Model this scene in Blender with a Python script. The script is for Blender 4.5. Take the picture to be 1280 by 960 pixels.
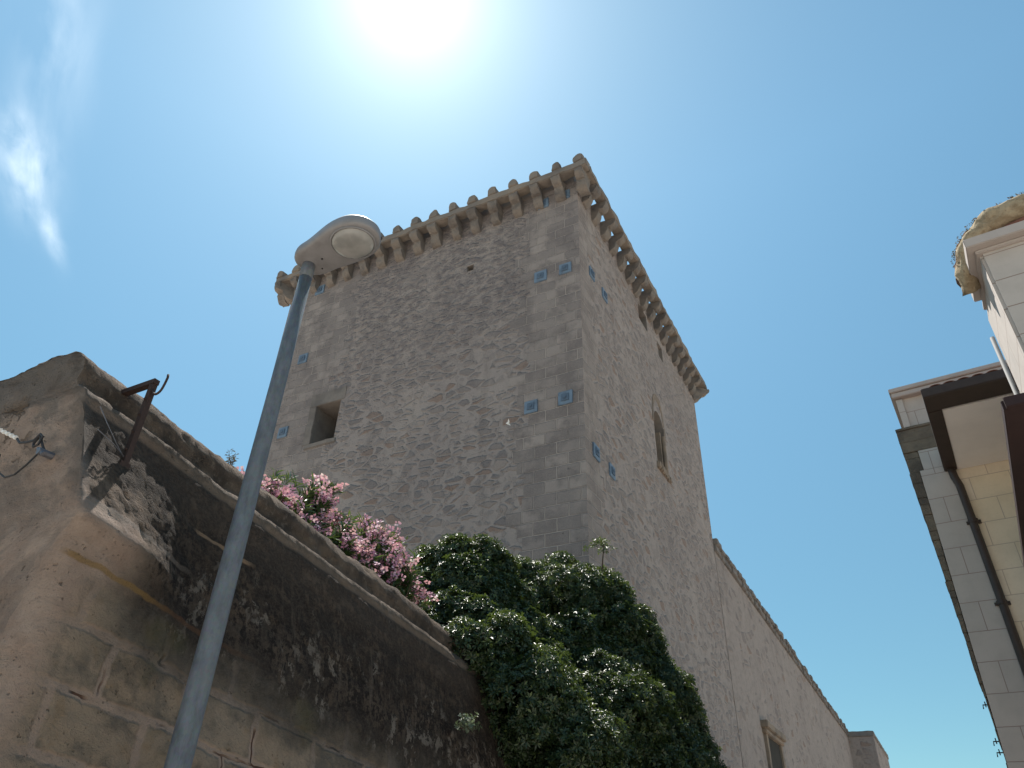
import bpy, bmesh, math, random
import numpy as np
from mathutils import Vector, Matrix, noise

random.seed(7)
rng = np.random.default_rng(7)
for o in list(bpy.data.objects):
    bpy.data.objects.remove(o)
SC = bpy.context.scene
COL = SC.collection

# ------------------------------------------------------------------ camera
cam_d = bpy.data.cameras.new('camera')
cam = bpy.data.objects.new('camera', cam_d)
COL.objects.link(cam)
cam.matrix_world = Matrix(((0.88604, 0.23916, 0.39715, 0.0),
                           (0.46264, -0.51139, -0.72418, 0.0),
                           (0.0299, 0.8254, -0.56376, 1.6),
                           (0, 0, 0, 1)))
cam_d.sensor_width = 36.0
cam_d.lens = 905.0 / 1280.0 * 36.0
cam_d.clip_start = 0.05
cam_d.clip_end = 3000.0
SC.camera = cam

# ------------------------------------------------------------------ light
SUN_DIR = Vector((-0.34, 0.333, 0.879)).normalized()
sun_d = bpy.data.lights.new('sun', 'SUN')
sun_d.energy = 5.0
sun_d.angle = math.radians(0.5)
sun_d.color = (1.0, 0.95, 0.87)
sun = bpy.data.objects.new('sun', sun_d)
COL.objects.link(sun)
sun.rotation_euler = SUN_DIR.to_track_quat('Z', 'Y').to_euler()
sun.location = (0, 0, 60)

world = bpy.data.worlds.new('World')
SC.world = world
world.use_nodes = True
wn, wl = world.node_tree.nodes, world.node_tree.links
wn.clear()
w_out = wn.new('ShaderNodeOutputWorld')
w_bg = wn.new('ShaderNodeBackground')
sky = wn.new('ShaderNodeTexSky')
sky.sky_type = 'NISHITA'
sky.sun_disc = False
sky.sun_elevation = math.radians(61.6)
sky.sun_rotation = math.radians(-45.6)
sky.altitude = 100.0
sky.air_density = 0.7
sky.dust_density = 0.12
sky.ozone_density = 4.0
w_bg.inputs['Strength'].default_value = 0.13
# thin wisps of cloud high on the left
w_tc = wn.new('ShaderNodeTexCoord')


def wmath(op, a, b=None, c=None):
    n = wn.new('ShaderNodeMath')
    n.operation = op
    for i, v in enumerate((a, b, c)):
        if v is None:
            continue
        if hasattr(v, 'is_linked') or hasattr(v, 'links'):
            wl.new(v, n.inputs[i])
        else:
            n.inputs[i].default_value = v
    return n.outputs[0]


def wdot(vec):
    n = wn.new('ShaderNodeVectorMath')
    n.operation = 'DOT_PRODUCT'
    wl.new(w_tc.outputs['Generated'], n.inputs[0])
    n.inputs[1].default_value = vec
    return n.outputs['Value']


def wisp(center, along, half_l, half_w, scale, seed, gain):
    c = Vector(center).normalized()
    a = (Vector(along) - c * Vector(along).dot(c)).normalized()
    b = c.cross(a)
    u, v = wdot(a), wdot(b)
    cu, cv = a.dot(c), b.dot(c)
    comb = wn.new('ShaderNodeCombineXYZ')
    wl.new(wmath('MULTIPLY', u, scale * 0.45), comb.inputs[0])
    wl.new(wmath('MULTIPLY', v, scale), comb.inputs[1])
    comb.inputs[2].default_value = seed
    nz = wn.new('ShaderNodeTexNoise')
    nz.inputs['Scale'].default_value = 1.0
    nz.inputs['Detail'].default_value = 7.0
    nz.inputs['Roughness'].default_value = 0.52
    nz.inputs['Distortion'].default_value = 0.35
    wl.new(comb.outputs[0], nz.inputs['Vector'])
    e = wmath('ADD', wmath('POWER', wmath('ABSOLUTE', wmath('DIVIDE', u, half_l)), 2.0),
              wmath('POWER', wmath('ABSOLUTE', wmath('DIVIDE', v, half_w)), 2.0))
    g = wmath('POWER', 2.718, wmath('MULTIPLY', e, -1.0))
    f = wmath('MAXIMUM', wmath('SUBTRACT', nz.outputs['Fac'], 0.34), 0.0)
    front = wmath('GREATER_THAN', wdot(c), 0.0)
    return wmath('MULTIPLY', wmath('MULTIPLY', wmath('MULTIPLY', f, g), gain), front)


cl = wmath('ADD', wisp((-0.740, 0.208, 0.640), (-0.027, 0.062, -0.056), 0.048, 0.022, 30.0, 3.1, 2.0),
           wisp((-0.757, 0.268, 0.596), (-0.012, 0.055, -0.05), 0.030, 0.009, 44.0, 8.4, 1.0))
cl = wmath('ADD', cl, wisp((-0.66, 0.15, 0.735), (-0.05, 0.06, -0.12), 0.10, 0.030, 16.0, 5.2, 0.8))
cl = wmath('MINIMUM', cl, 0.8)
w_mix = wn.new('ShaderNodeMix')
w_mix.data_type = 'RGBA'
wl.new(cl, w_mix.inputs[0])
# the camera's white balance leans to cyan; the sky deepens towards the horizon
w_z = wn.new('ShaderNodeSeparateXYZ')
wl.new(w_tc.outputs['Generated'], w_z.inputs[0])
w_mr = wn.new('ShaderNodeMapRange')
wl.new(w_z.outputs[2], w_mr.inputs[0])
w_mr.inputs[1].default_value = 0.10
w_mr.inputs[2].default_value = 0.75
w_mr.inputs[3].default_value = 0.46
w_mr.inputs[4].default_value = 1.0
w_tint = wn.new('ShaderNodeVectorMath')
w_tint.operation = 'MULTIPLY'
wl.new(sky.outputs[0], w_tint.inputs[0])
w_tint.inputs[1].default_value = (1.01, 1.25, 0.95)
w_gr = wn.new('ShaderNodeVectorMath')
w_gr.operation = 'SCALE'
wl.new(w_tint.outputs[0], w_gr.inputs[0])
wl.new(w_mr.outputs[0], w_gr.inputs['Scale'])
wl.new(w_gr.outputs[0], w_mix.inputs[6])
w_mix.inputs[7].default_value = (6.0, 6.6, 6.9, 1)
# aureole and lens bloom round the sun, painted into the sky colour
w_cos = wdot(tuple(SUN_DIR))
w_ang = wmath('ARCCOSINE', wmath('MINIMUM', w_cos, 1.0))


def halo(sig, p):
    return wmath('POWER', 2.718, wmath('MULTIPLY', wmath('POWER', wmath('DIVIDE', w_ang, sig), p), -1.0))


w_halo = wmath('ADD', wmath('MULTIPLY', halo(0.055, 0.95), 5.5), wmath('MULTIPLY', halo(0.30, 1.2), 0.7))
w_hv = wn.new('ShaderNodeVectorMath')
w_hv.operation = 'SCALE'
w_hv.inputs[0].default_value = (1.0, 0.92, 0.95)
wl.new(w_halo, w_hv.inputs['Scale'])
w_add = wn.new('ShaderNodeVectorMath')
w_add.operation = 'ADD'
wl.new(w_mix.outputs[2], w_add.inputs[0])
wl.new(w_hv.outputs[0], w_add.inputs[1])
wl.new(w_add.outputs[0], w_bg.inputs['Color'])
wl.new(w_bg.outputs[0], w_out.inputs[0])

SC.view_settings.view_transform = 'Standard'
SC.view_settings.look = 'None'
SC.view_settings.exposure = 0.9
SC.view_settings.gamma = 1.0
SC.view_settings.use_curve_mapping = False


# ------------------------------------------------------------------ node helper
class NT:
    def __init__(self, name):
        self.m = bpy.data.materials.new(name)
        self.m.use_nodes = True
        self.t = self.m.node_tree
        self.t.nodes.clear()
        self.out = self.t.nodes.new('ShaderNodeOutputMaterial')
        self.b = self.t.nodes.new('ShaderNodeBsdfPrincipled')
        self.t.links.new(self.b.outputs[0], self.out.inputs[0])

    def n(self, typ):
        return self.t.nodes.new(typ)

    def put(self, sock, v):
        if isinstance(v, bpy.types.NodeSocket):
            self.t.links.new(v, sock)
        elif isinstance(v, tuple) and len(v) == 3 and sock.type == 'RGBA':
            sock.default_value = (*v, 1)
        else:
            sock.default_value = v

    def math(self, op, a, b=0.0, c=0.0, clamp=False):
        n = self.n('ShaderNodeMath')
        n.operation = op
        n.use_clamp = clamp
        self.put(n.inputs[0], a)
        self.put(n.inputs[1], b)
        self.put(n.inputs[2], c)
        return n.outputs[0]

    def step(self, x, lo, hi, a=0.0, b=1.0):
        n = self.n('ShaderNodeMapRange')
        n.interpolation_type = 'SMOOTHSTEP'
        self.put(n.inputs[0], x)
        n.inputs[1].default_value = lo
        n.inputs[2].default_value = hi
        n.inputs[3].default_value = a
        n.inputs[4].default_value = b
        return n.outputs[0]

    def mix(self, f, a, b, mode='MIX'):
        n = self.n('ShaderNodeMix')
        n.data_type = 'RGBA'
        n.blend_type = mode
        self.put(n.inputs[0], f)
        self.put(n.inputs[6], a)
        self.put(n.inputs[7], b)
        return n.outputs[2]

    def uv(self):
        n = self.n('ShaderNodeTexCoord')
        return n.outputs['UV']

    def obj(self):
        n = self.n('ShaderNodeTexCoord')
        return n.outputs['Object']

    def sep(self, v):
        n = self.n('ShaderNodeSeparateXYZ')
        self.put(n.inputs[0], v)
        return n.outputs

    def comb(self, x, y, z=0.0):
        n = self.n('ShaderNodeCombineXYZ')
        self.put(n.inputs[0], x)
        self.put(n.inputs[1], y)
        self.put(n.inputs[2], z)
        return n.outputs[0]

    def scale(self, v, s):
        n = self.n('ShaderNodeVectorMath')
        n.operation = 'MULTIPLY'
        self.put(n.inputs[0], v)
        n.inputs[1].default_value = s if isinstance(s, tuple) else (s, s, s)
        return n.outputs[0]

    def vadd(self, a, b):
        n = self.n('ShaderNodeVectorMath')
        n.operation = 'ADD'
        self.put(n.inputs[0], a)
        self.put(n.inputs[1], b)
        return n.outputs[0]

    def noise(self, v, s, detail=4.0, rough=0.55, dist=0.0, color=False):
        n = self.n('ShaderNodeTexNoise')
        self.put(n.inputs['Vector'], v)
        n.inputs['Scale'].default_value = s
        n.inputs['Detail'].default_value = detail
        n.inputs['Roughness'].default_value = rough
        n.inputs['Distortion'].default_value = dist
        return n.outputs['Color' if color else 'Fac']

    def warp(self, v, s, amt, detail=2.0):
        c = self.noise(v, s, detail, color=True)
        n = self.n('ShaderNodeVectorMath')
        n.operation = 'SUBTRACT'
        self.put(n.inputs[0], c)
        n.inputs[1].default_value = (0.5, 0.5, 0.5)
        return self.vadd(v, self.scale(n.outputs[0], amt))

    def vor(self, v, s, feature='F1', rand=1.0):
        n = self.n('ShaderNodeTexVoronoi')
        n.feature = feature
        self.put(n.inputs['Vector'], v)
        n.inputs['Scale'].default_value = s
        n.inputs['Randomness'].default_value = rand
        return n.outputs

    def bump(self, h, strength=0.5, dist=0.02, normal=None):
        n = self.n('ShaderNodeBump')
        self.put(n.inputs['Height'], h)
        n.inputs['Strength'].default_value = strength
        n.inputs['Distance'].default_value = dist
        if normal is not None:
            self.put(n.inputs['Normal'], normal)
        self.put(self.b.inputs['Normal'], n.outputs[0])
        return n.outputs[0]

    def base(self, c, rough=0.9, spec=0.25, metal=0.0):
        self.put(self.b.inputs['Base Color'], c)
        self.put(self.b.inputs['Roughness'], rough)
        self.b.inputs['Specular IOR Level'].default_value = spec
        self.b.inputs['Metallic'].default_value = metal
        return self.m


# ------------------------------------------------------------------ mesh helpers
class MB:
    def __init__(self):
        self.v, self.f, self.fm, self.uvs = [], [], [], []

    def add(self, verts, faces, mat=0, uvs=None):
        k = len(self.v)
        self.v += [tuple(p) for p in verts]
        for i, f in enumerate(faces):
            self.f.append(tuple(k + j for j in f))
            self.fm.append(mat)
            self.uvs.append(uvs[i] if uvs else None)

    def box(self, x0, x1, y0, y1, z0, z1, mat=0, fn=None):
        vs = [(x, y, z) for z in (z0, z1) for y in (y0, y1) for x in (x0, x1)]
        if fn:
            vs = [fn(*p) for p in vs]
        self.add(vs, [(0, 2, 3, 1), (4, 5, 7, 6), (0, 1, 5, 4), (2, 6, 7, 3), (0, 4, 6, 2), (1, 3, 7, 5)], mat)

    def tube(self, pts, rad, seg=10, mat=0, caps=True):
        pts = [Vector(p) for p in pts]
        if not hasattr(rad, '__len__'):
            rad = [rad] * len(pts)
        rings = []
        prev = None
        for i, p in enumerate(pts):
            d = (pts[min(i + 1, len(pts) - 1)] - pts[max(i - 1, 0)]).normalized()
            if prev is None:
                a = Vector((0, 0, 1)) if abs(d.z) < 0.9 else Vector((1, 0, 0))
                a = (a - d * a.dot(d)).normalized()
            else:
                a = (prev - d * prev.dot(d)).normalized()
            prev = a
            b = d.cross(a)
            rings.append([p + (a * math.cos(2 * math.pi * k / seg) + b * math.sin(2 * math.pi * k / seg)) * rad[i]
                          for k in range(seg)])
        vs = [q for r in rings for q in r]
        fs = []
        for i in range(len(pts) - 1):
            for k in range(seg):
                k2 = (k + 1) % seg
                fs.append((i * seg + k, i * seg + k2, (i + 1) * seg + k2, (i + 1) * seg + k))
        if caps:
            fs.append(tuple(range(seg))[::-1])
            fs.append(tuple((len(pts) - 1) * seg + k for k in range(seg)))
        self.add(vs, fs, mat)

    def prism(self, outline, axis_fn, t0, t1, mat=0):
        """outline: list of 2-D points; axis_fn(p, q, t) -> 3-D point"""
        n = len(outline)
        vs = [axis_fn(p, q, t0) for p, q in outline] + [axis_fn(p, q, t1) for p, q in outline]
        fs = [tuple(range(n))[::-1], tuple(range(n, 2 * n))]
        for i in range(n):
            j = (i + 1) % n
            fs.append((i, j, n + j, n + i))
        self.add(vs, fs, mat)

    def mesh(self, name, mats, smooth=False, fix=True):
        me = bpy.data.meshes.new(name)
        me.from_pydata(self.v, [], self.f)
        for m in (mats if isinstance(mats, (list, tuple)) else [mats]):
            me.materials.append(m)
        me.polygons.foreach_set('material_index', self.fm)
        if any(u is not None for u in self.uvs):
            lay = me.uv_layers.new(name='UVMap')
            for p, u in zip(me.polygons, self.uvs):
                if u:
                    for li, c in zip(p.loop_indices, u):
                        lay.data[li].uv = c
        if fix:
            bm = bmesh.new()
            bm.from_mesh(me)
            bmesh.ops.recalc_face_normals(bm, faces=bm.faces)
            bm.to_mesh(me)
            bm.free()
        if smooth:
            me.polygons.foreach_set('use_smooth', [True] * len(me.polygons))
        me.update()
        return me

    def build(self, name, mats, parent=None, smooth=False, bevel=0.0, rough=0.0, cut=0.0, fix=True):
        me = self.mesh(name, mats, smooth, fix)
        return link(name, me, parent, bevel, rough, cut)


def link(name, me, parent=None, bevel=0.0, rough=0.0, cut=0.0):
    if bevel or rough or cut:
        bm = bmesh.new()
        bm.from_mesh(me)
        if bevel:
            bmesh.ops.bevel(bm, geom=list(bm.edges), offset=bevel, segments=2, affect='EDGES', clamp_overlap=True)
        if cut:
            for _ in range(7):
                es = [e for e in bm.edges if e.calc_length() > cut]
                if not es:
                    break
                bmesh.ops.subdivide_edges(bm, edges=es, cuts=1, use_grid_fill=True)
        if rough:
            bm.normal_update()
            for v in bm.verts:
                p = v.co
                d = noise.noise_vector(p * 2.3) * 0.6 + noise.noise_vector(p * 7.1) * 0.4
                v.co = p + d * rough
        bm.to_mesh(me)
        bm.free()
    if parent is not None:
        me.transform(mat_of(parent).inverted())
    o = bpy.data.objects.new(name, me)
    COL.objects.link(o)
    o.parent = parent
    return o


def mat_of(o):
    m = Matrix.Translation(o.location) @ o.rotation_euler.to_matrix().to_4x4()
    return mat_of(o.parent) @ m if o.parent else m


def thing(name, label, cat, loc=(0, 0, 0), rz=0.0, group=None):
    o = bpy.data.objects.new(name, None)
    COL.objects.link(o)
    o.empty_display_size = 0.3
    o.location = loc
    o.rotation_euler = (0, 0, rz)
    return tag(o, label, cat, group)


def tag(o, label, cat, group=None):
    o['label'] = label
    o['category'] = cat
    if group:
        o['group'] = group
    return o


def struct(o):
    o['kind'] = 'structure'
    return o


def dup(o, parent, shift=(0, 0, 0), rz=None):
    """a copy of a part (sharing its mesh), moved by shift in its parent's frame"""
    c = o.copy()
    COL.objects.link(c)
    c.parent = parent
    c.location = Vector(o.location) + Vector(shift)
    return c


def box_uv(me, s=1.0):
    lay = me.uv_layers.get('UVMap') or me.uv_layers.new(name='UVMap')
    for p in me.polygons:
        n = p.normal
        ax = max(range(3), key=lambda i: abs(n[i]))
        for li in p.loop_indices:
            c = me.vertices[me.loops[li].vertex_index].co
            uv = (c.y, c.z) if ax == 0 else (c.x, c.z) if ax == 1 else (c.x, c.y)
            lay.data[li].uv = (uv[0] * s, uv[1] * s)


# ------------------------------------------------------------------ materials
def masonry(name, left=None, right=None, tone=1.0, warm=0.0, course=0.36, wear_z=None, cover=0.35, rub_scale=1.5):
    """Rubble bedded in mortar with dressed quoins. UVs are metres on the face.
    left: (edge_u, width), right: (edge_u, width) - quoin bands running in from the face's two edges."""
    N = NT(name)
    uv = N.uv()
    u, v, _ = N.sep(uv)
    wv = N.warp(uv, 1.1, 0.12)
    wv = N.warp(wv, 4.5, 0.09)
    # --- rubble
    st = N.scale(wv, (0.60, 1.32, 1.0))
    big = N.vor(st, rub_scale, 'DISTANCE_TO_EDGE', 0.9)['Distance']
    cell = N.vor(st, rub_scale, 'F1', 0.9)
    cr, cg, cb = N.sep(cell['Color'])
    fine = N.noise(uv, 26.0, 5.0, 0.65)
    mid = N.noise(uv, 5.5, 5.0, 0.6)
    large = N.noise(N.scale(uv, (1.0, 0.8, 1)), 0.38, 5.0, 0.6)
    inset = N.math('ADD', big, N.math('MULTIPLY', N.math('SUBTRACT', mid, 0.5), 0.16))
    stone_m = N.step(inset, 0.07, 0.18)
    # part of the stones stay under mortar
    cov = N.math('ADD', cr, N.math('MULTIPLY', N.math('SUBTRACT', large, 0.5), 1.6))
    vis = N.step(cov, cover - 0.08, cover + 0.12)
    stone_m = N.math('MULTIPLY', stone_m, vis)
    t = tone
    s1 = (0.150 * t, 0.136 * t, 0.131 * t)
    s2 = (0.235 * t, 0.203 * t, 0.180 * t)
    stone = N.mix(cg, s1, s2)
    stone = N.mix(N.step(cb, 0.86, 0.9), stone, (0.20 * t, 0.145 * t, 0.115 * t))
    mort = N.mix(mid, (0.235 * t, 0.207 * t, 0.188 * t), (0.29 * t, 0.257 * t, 0.23 * t))
    small = N.vor(wv, 7.5, 'DISTANCE_TO_EDGE')['Distance']
    smc = N.sep(N.vor(wv, 7.5, 'F1')['Color'])[0]
    peb = N.math('MULTIPLY', N.step(small, 0.03, 0.12), N.step(smc, 0.62, 0.7))
    mort = N.mix(N.math('MULTIPLY', peb, 0.55), mort, (0.19 * t, 0.168 * t, 0.155 * t))
    col = N.mix(stone_m, mort, stone)
    hgt = N.math('ADD', N.math('MULTIPLY', stone_m, 0.5), N.math('ADD', N.math('MULTIPLY', fine, 0.35),
                 N.math('MULTIPLY', peb, 0.2)))
    # --- eroded crust high on the face
    if wear_z is not None:
        cz = N.step(N.math('ADD', v, N.math('MULTIPLY', large, 7.0)), wear_z, wear_z + 5.0)
        cn = N.noise(N.scale(N.warp(uv, 2.5, 0.12), (0.9, 1.3, 1)), 3.0, 9.0, 0.74)
        crust = N.mix(N.step(cn, 0.42, 0.58), (0.30 * t, 0.262 * t, 0.228 * t), (0.150 * t, 0.132 * t, 0.128 * t))
        blot = N.step(N.noise(N.scale(N.warp(uv, 1.2, 0.5), (1.0, 0.7, 1)), 0.42, 6.0, 0.68), 0.50, 0.58)
        crust = N.mix(N.math('MULTIPLY', blot, 0.5), crust, (0.135 * t, 0.118 * t, 0.116 * t))
        col = N.mix(N.math('MULTIPLY', cz, 0.85), col, crust)
        hgt = N.math('ADD', hgt, N.math('MULTIPLY', N.math('MULTIPLY', cn, cz), 1.3))
    # --- dressed stone near the edges
    if left or right:
        wq = N.warp(uv, 3.0, 0.035)
        br = N.n('ShaderNodeTexBrick')
        N.put(br.inputs['Vector'], wq)
        br.offset = 0.5
        br.inputs['Color1'].default_value = (0, 0, 0, 1)
        br.inputs['Color2'].default_value = (1, 1, 1, 1)
        br.inputs['Mortar'].default_value = (0.5, 0.5, 0.5, 1)
        br.inputs['Scale'].default_value = 1.0
        br.inputs['Mortar Size'].default_value = 0.022
        br.inputs['Mortar Smooth'].default_value = 0.5
        br.inputs['Brick Width'].default_value = 0.66
        br.inputs['Row Height'].default_value = course
        bc = N.sep(br.outputs['Color'])[0]
        bm_ = br.outputs['Fac']
        patch = N.noise(uv, 1.3, 3.0)
        # joints fade where pointing has weathered to the stone's own colour
        jf = N.math('MULTIPLY', bm_, N.step(N.noise(uv, 0.9, 2.0), 0.34, 0.56, 0.15, 0.95))
        q = N.mix(bc, (0.185 * t, 0.164 * t, 0.150 * t), (0.305 * t, 0.266 * t, 0.234 * t))
        q = N.mix(N.step(N.math('ADD', patch, N.math('MULTIPLY', mid, 0.3)), 0.55, 0.8), q,
                  (0.155 * t, 0.136 * t, 0.126 * t))
        q = N.mix(jf, q, (0.35 * t, 0.31 * t, 0.27 * t))
        row = N.math('FLOOR', N.math('DIVIDE', v, course))
        wn_ = N.n('ShaderNodeTexWhiteNoise')
        wn_.noise_dimensions = '1D'
        N.put(wn_.inputs['W'], row)
        jag = N.math('MULTIPLY', N.math('SUBTRACT', wn_.outputs['Value'], 0.5), 0.9)
        m = None
        if left:
            m = N.math('LESS_THAN', N.math('ADD', u, jag), left[0] + left[1])
        if right:
            m2 = N.math('GREATER_THAN', N.math('ADD', u, jag), right[0] - right[1])
            m = m2 if m is None else N.math('MAXIMUM', m, m2)
        m = N.math('MULTIPLY', m, 0.93)
        col = N.mix(m, col, q)
        hq = N.math('ADD', N.math('MULTIPLY', fine, 0.35), N.math('SUBTRACT', N.math('MULTIPLY', bc, 0.2),
                    N.math('MULTIPLY', bm_, 0.6)))
        hmix = N.n('ShaderNodeMix')
        hmix.data_type = 'FLOAT'
        N.put(hmix.inputs[0], m)
        N.put(hmix.inputs[2], hgt)
        N.put(hmix.inputs[3], hq)
        hgt = hmix.outputs[0]
    # --- stains: broad grey patches and vertical runs
    run = N.noise(N.scale(uv, (1.6, 0.13, 1)), 1.0, 5.0, 0.6)
    plst = N.step(N.noise(N.scale(N.warp(uv, 0.8, 0.5), (1.3, 0.6, 1)), 0.55, 6.0, 0.65), 0.54, 0.64)
    col = N.mix(N.math('MULTIPLY', plst, 0.25), col, (0.36 * t, 0.315 * t, 0.27 * t))
    col = N.mix(N.step(run, 0.52, 0.75, 0, 0.45), col, (0.15 * t, 0.132 * t, 0.122 * t))
    col = N.mix(N.step(large, 0.45, 0.72, 0, 0.40), col, (0.17 * t, 0.15 * t, 0.143 * t))
    col = N.mix(N.step(fine, 0.35, 0.75, 0, 0.25), col, (0.40 * t, 0.35 * t, 0.30 * t))
    pit = N.step(N.noise(uv, 11.0, 3.0, 0.7), 0.66, 0.74)
    col = N.mix(N.math('MULTIPLY', pit, 0.5), col, (0.08, 0.065, 0.055))
    grit = N.noise(uv, 70.0, 3.0, 0.7)
    col = N.mix(N.step(grit, 0.5, 0.75, 0, 0.35), col, (0.12, 0.105, 0.10))
    col = N.mix(1.0, col, (1.0, 0.985, 1.035), 'MULTIPLY')
    if warm:
        col = N.mix(warm, col, (0.42 * t, 0.29 * t, 0.20 * t), 'MIX')
    N.bump(N.math('SUBTRACT', hgt, N.math('MULTIPLY', pit, 0.5)), 1.0, 0.10)
    return N.base(col, 0.95, 0.12)


def plain_stone(name, c1, c2, dark, s=3.0, bump=0.03):
    N = NT(name)
    o = N.obj()
    a = N.noise(o, s, 6.0, 0.65)
    b = N.noise(o, s * 6, 5.0, 0.7)
    d = N.noise(o, s * 0.45, 4.0, 0.6)
    col = N.mix(N.step(a, 0.35, 0.65), c1, c2)
    col = N.mix(N.step(d, 0.48, 0.66, 0, 0.75), col, dark)
    col = N.mix(N.step(b, 0.52, 0.75, 0, 0.35), col, dark)
    N.bump(N.math('ADD', a, N.math('MULTIPLY', b, 0.6)), 0.8, bump)
    return N.base(col, 0.95, 0.12)


def paint(name, c, rough=0.5, metal=0.0, spot=0.15, s=20.0, spec=0.4, bump=0.0):
    N = NT(name)
    o = N.obj()
    a = N.noise(o, s, 5.0, 0.6)
    col = N.mix(N.step(a, 0.4, 0.75, 0, spot), c, tuple(x * 0.45 for x in c))
    if bump:
        N.bump(a, 0.5, bump)
    return N.base(col, rough, spec, metal)


TS = 0.8  # metres per survey unit the castle parts are drawn in
CASTLE = 1.44  # the castle stands this much larger than drawn


def T(x, y, z):
    return (x * TS, y * TS, 1.6 + (z - 1.6) * TS)


TX0, TX1, TY0, TY1 = -23.15 * TS, -7.64 * TS, 19.0 * TS, 36.2 * TS
TZT = 1.6 + (25.95 - 1.6) * TS
M_front = masonry('tower_front_masonry', left=(TX0, 3.3), right=(TX1, 2.0), wear_z=16.0, cover=0.12, rub_scale=3.4, tone=1.06)
M_right = masonry('tower_side_masonry', left=(TY0, 0.9), right=None, tone=1.12, warm=0.10, cover=0.12, rub_scale=3.3)
M_rubble = masonry('castle_rubble', tone=1.05, warm=0.12, cover=0.55)
M_wing = masonry('wing_masonry', tone=1.08, warm=0.12, cover=0.62, rub_scale=2.2)
M_corbel = plain_stone('corbel_stone', (0.20, 0.17, 0.147), (0.175, 0.156, 0.143), (0.105, 0.095, 0.091), 3.2, 0.06)
M_beam = plain_stone('parapet_stone', (0.24, 0.20, 0.165), (0.20, 0.175, 0.155), (0.12, 0.105, 0.098), 1.1, 0.06)
M_dressed = plain_stone('dressed_stone', (0.205, 0.18, 0.163), (0.18, 0.16, 0.148), (0.12, 0.107, 0.10), 1.8, 0.04)
M_dressed_warm = plain_stone('warm_dressed_stone', (0.265, 0.20, 0.15), (0.23, 0.185, 0.15), (0.14, 0.118, 0.102), 2.2, 0.04)
M_dark = paint('painted_opening_shade', (0.05, 0.045, 0.04), 0.95, 0, 0.3, 3.0, 0.1)  # near-black colour standing in for shade inside a window
M_plate = paint('blue_grey_steel', (0.155, 0.215, 0.29), 0.65, 0.0, 0.75, 4.0, 0.3)
M_plate_dk = paint('dull_blue_steel', (0.095, 0.135, 0.19), 0.65, 0.0, 0.5, 6.0, 0.3)


# ------------------------------------------------------------------ ground
def ground_z(y):
    return -0.125 * min(max(y, -30.0), 58.0)


def make_ground():
    N = NT('limestone_paving')
    o = N.obj()
    br = N.n('ShaderNodeTexBrick')
    N.put(br.inputs['Vector'], o)
    br.inputs['Color1'].default_value = (0.50, 0.44, 0.375, 1)
    br.inputs['Color2'].default_value = (0.44, 0.385, 0.33, 1)
    br.inputs['Mortar'].default_value = (0.12, 0.11, 0.10, 1)
    br.inputs['Scale'].default_value = 1.0
    br.inputs['Mortar Size'].default_value = 0.012
    br.inputs['Brick Width'].default_value = 0.6
    br.inputs['Row Height'].default_value = 0.35
    col = N.mix(N.noise(o, 0.8, 5.0), br.outputs['Color'], (0.42, 0.365, 0.31))
    N.bump(N.noise(o, 30.0, 4.0), 0.4, 0.01)
    m = N.base(col, 0.85, 0.25)
    b = MB()
    xs = [-1500, -60, -20, -8, 0, 8, 20, 60, 1500]
    ys = [-1500, -60, -30, -15, 0, 15, 30, 45, 58, 120, 1500]
    vs = [(x, y, ground_z(y)) for y in ys for x in xs]
    n = len(xs)
    fs = [(j * n + i, j * n + i + 1, (j + 1) * n + i + 1, (j + 1) * n + i)
          for j in range(len(ys) - 1) for i in range(n - 1)]
    b.add(vs, fs)
    struct(b.build('ground', m, fix=False))


make_ground()


# ------------------------------------------------------------------ tower
def boolean_cut(me, cutters):
    base = bpy.data.objects.new('tmp_base', me)
    COL.objects.link(base)
    cs = []
    for i, cme in enumerate(cutters):
        c = bpy.data.objects.new('tmp_cut', cme)
        COL.objects.link(c)
        cs.append(c)
        md = base.modifiers.new('b%d' % i, 'BOOLEAN')
        md.operation = 'DIFFERENCE'
        md.solver = 'EXACT'
        md.object = c
    dg = bpy.context.evaluated_depsgraph_get()
    dg.update()
    out = bpy.data.meshes.new_from_object(base.evaluated_get(dg))
    for o in cs + [base]:
        bpy.data.objects.remove(o)
    return out


def settle(t, k):
    """bring a castle part to its real size and place"""
    x, y, z = t.location
    t.scale = (k, k, k)
    t.location = (x * k, y * k, 1.6 + (z - 1.6) * k)


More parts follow.
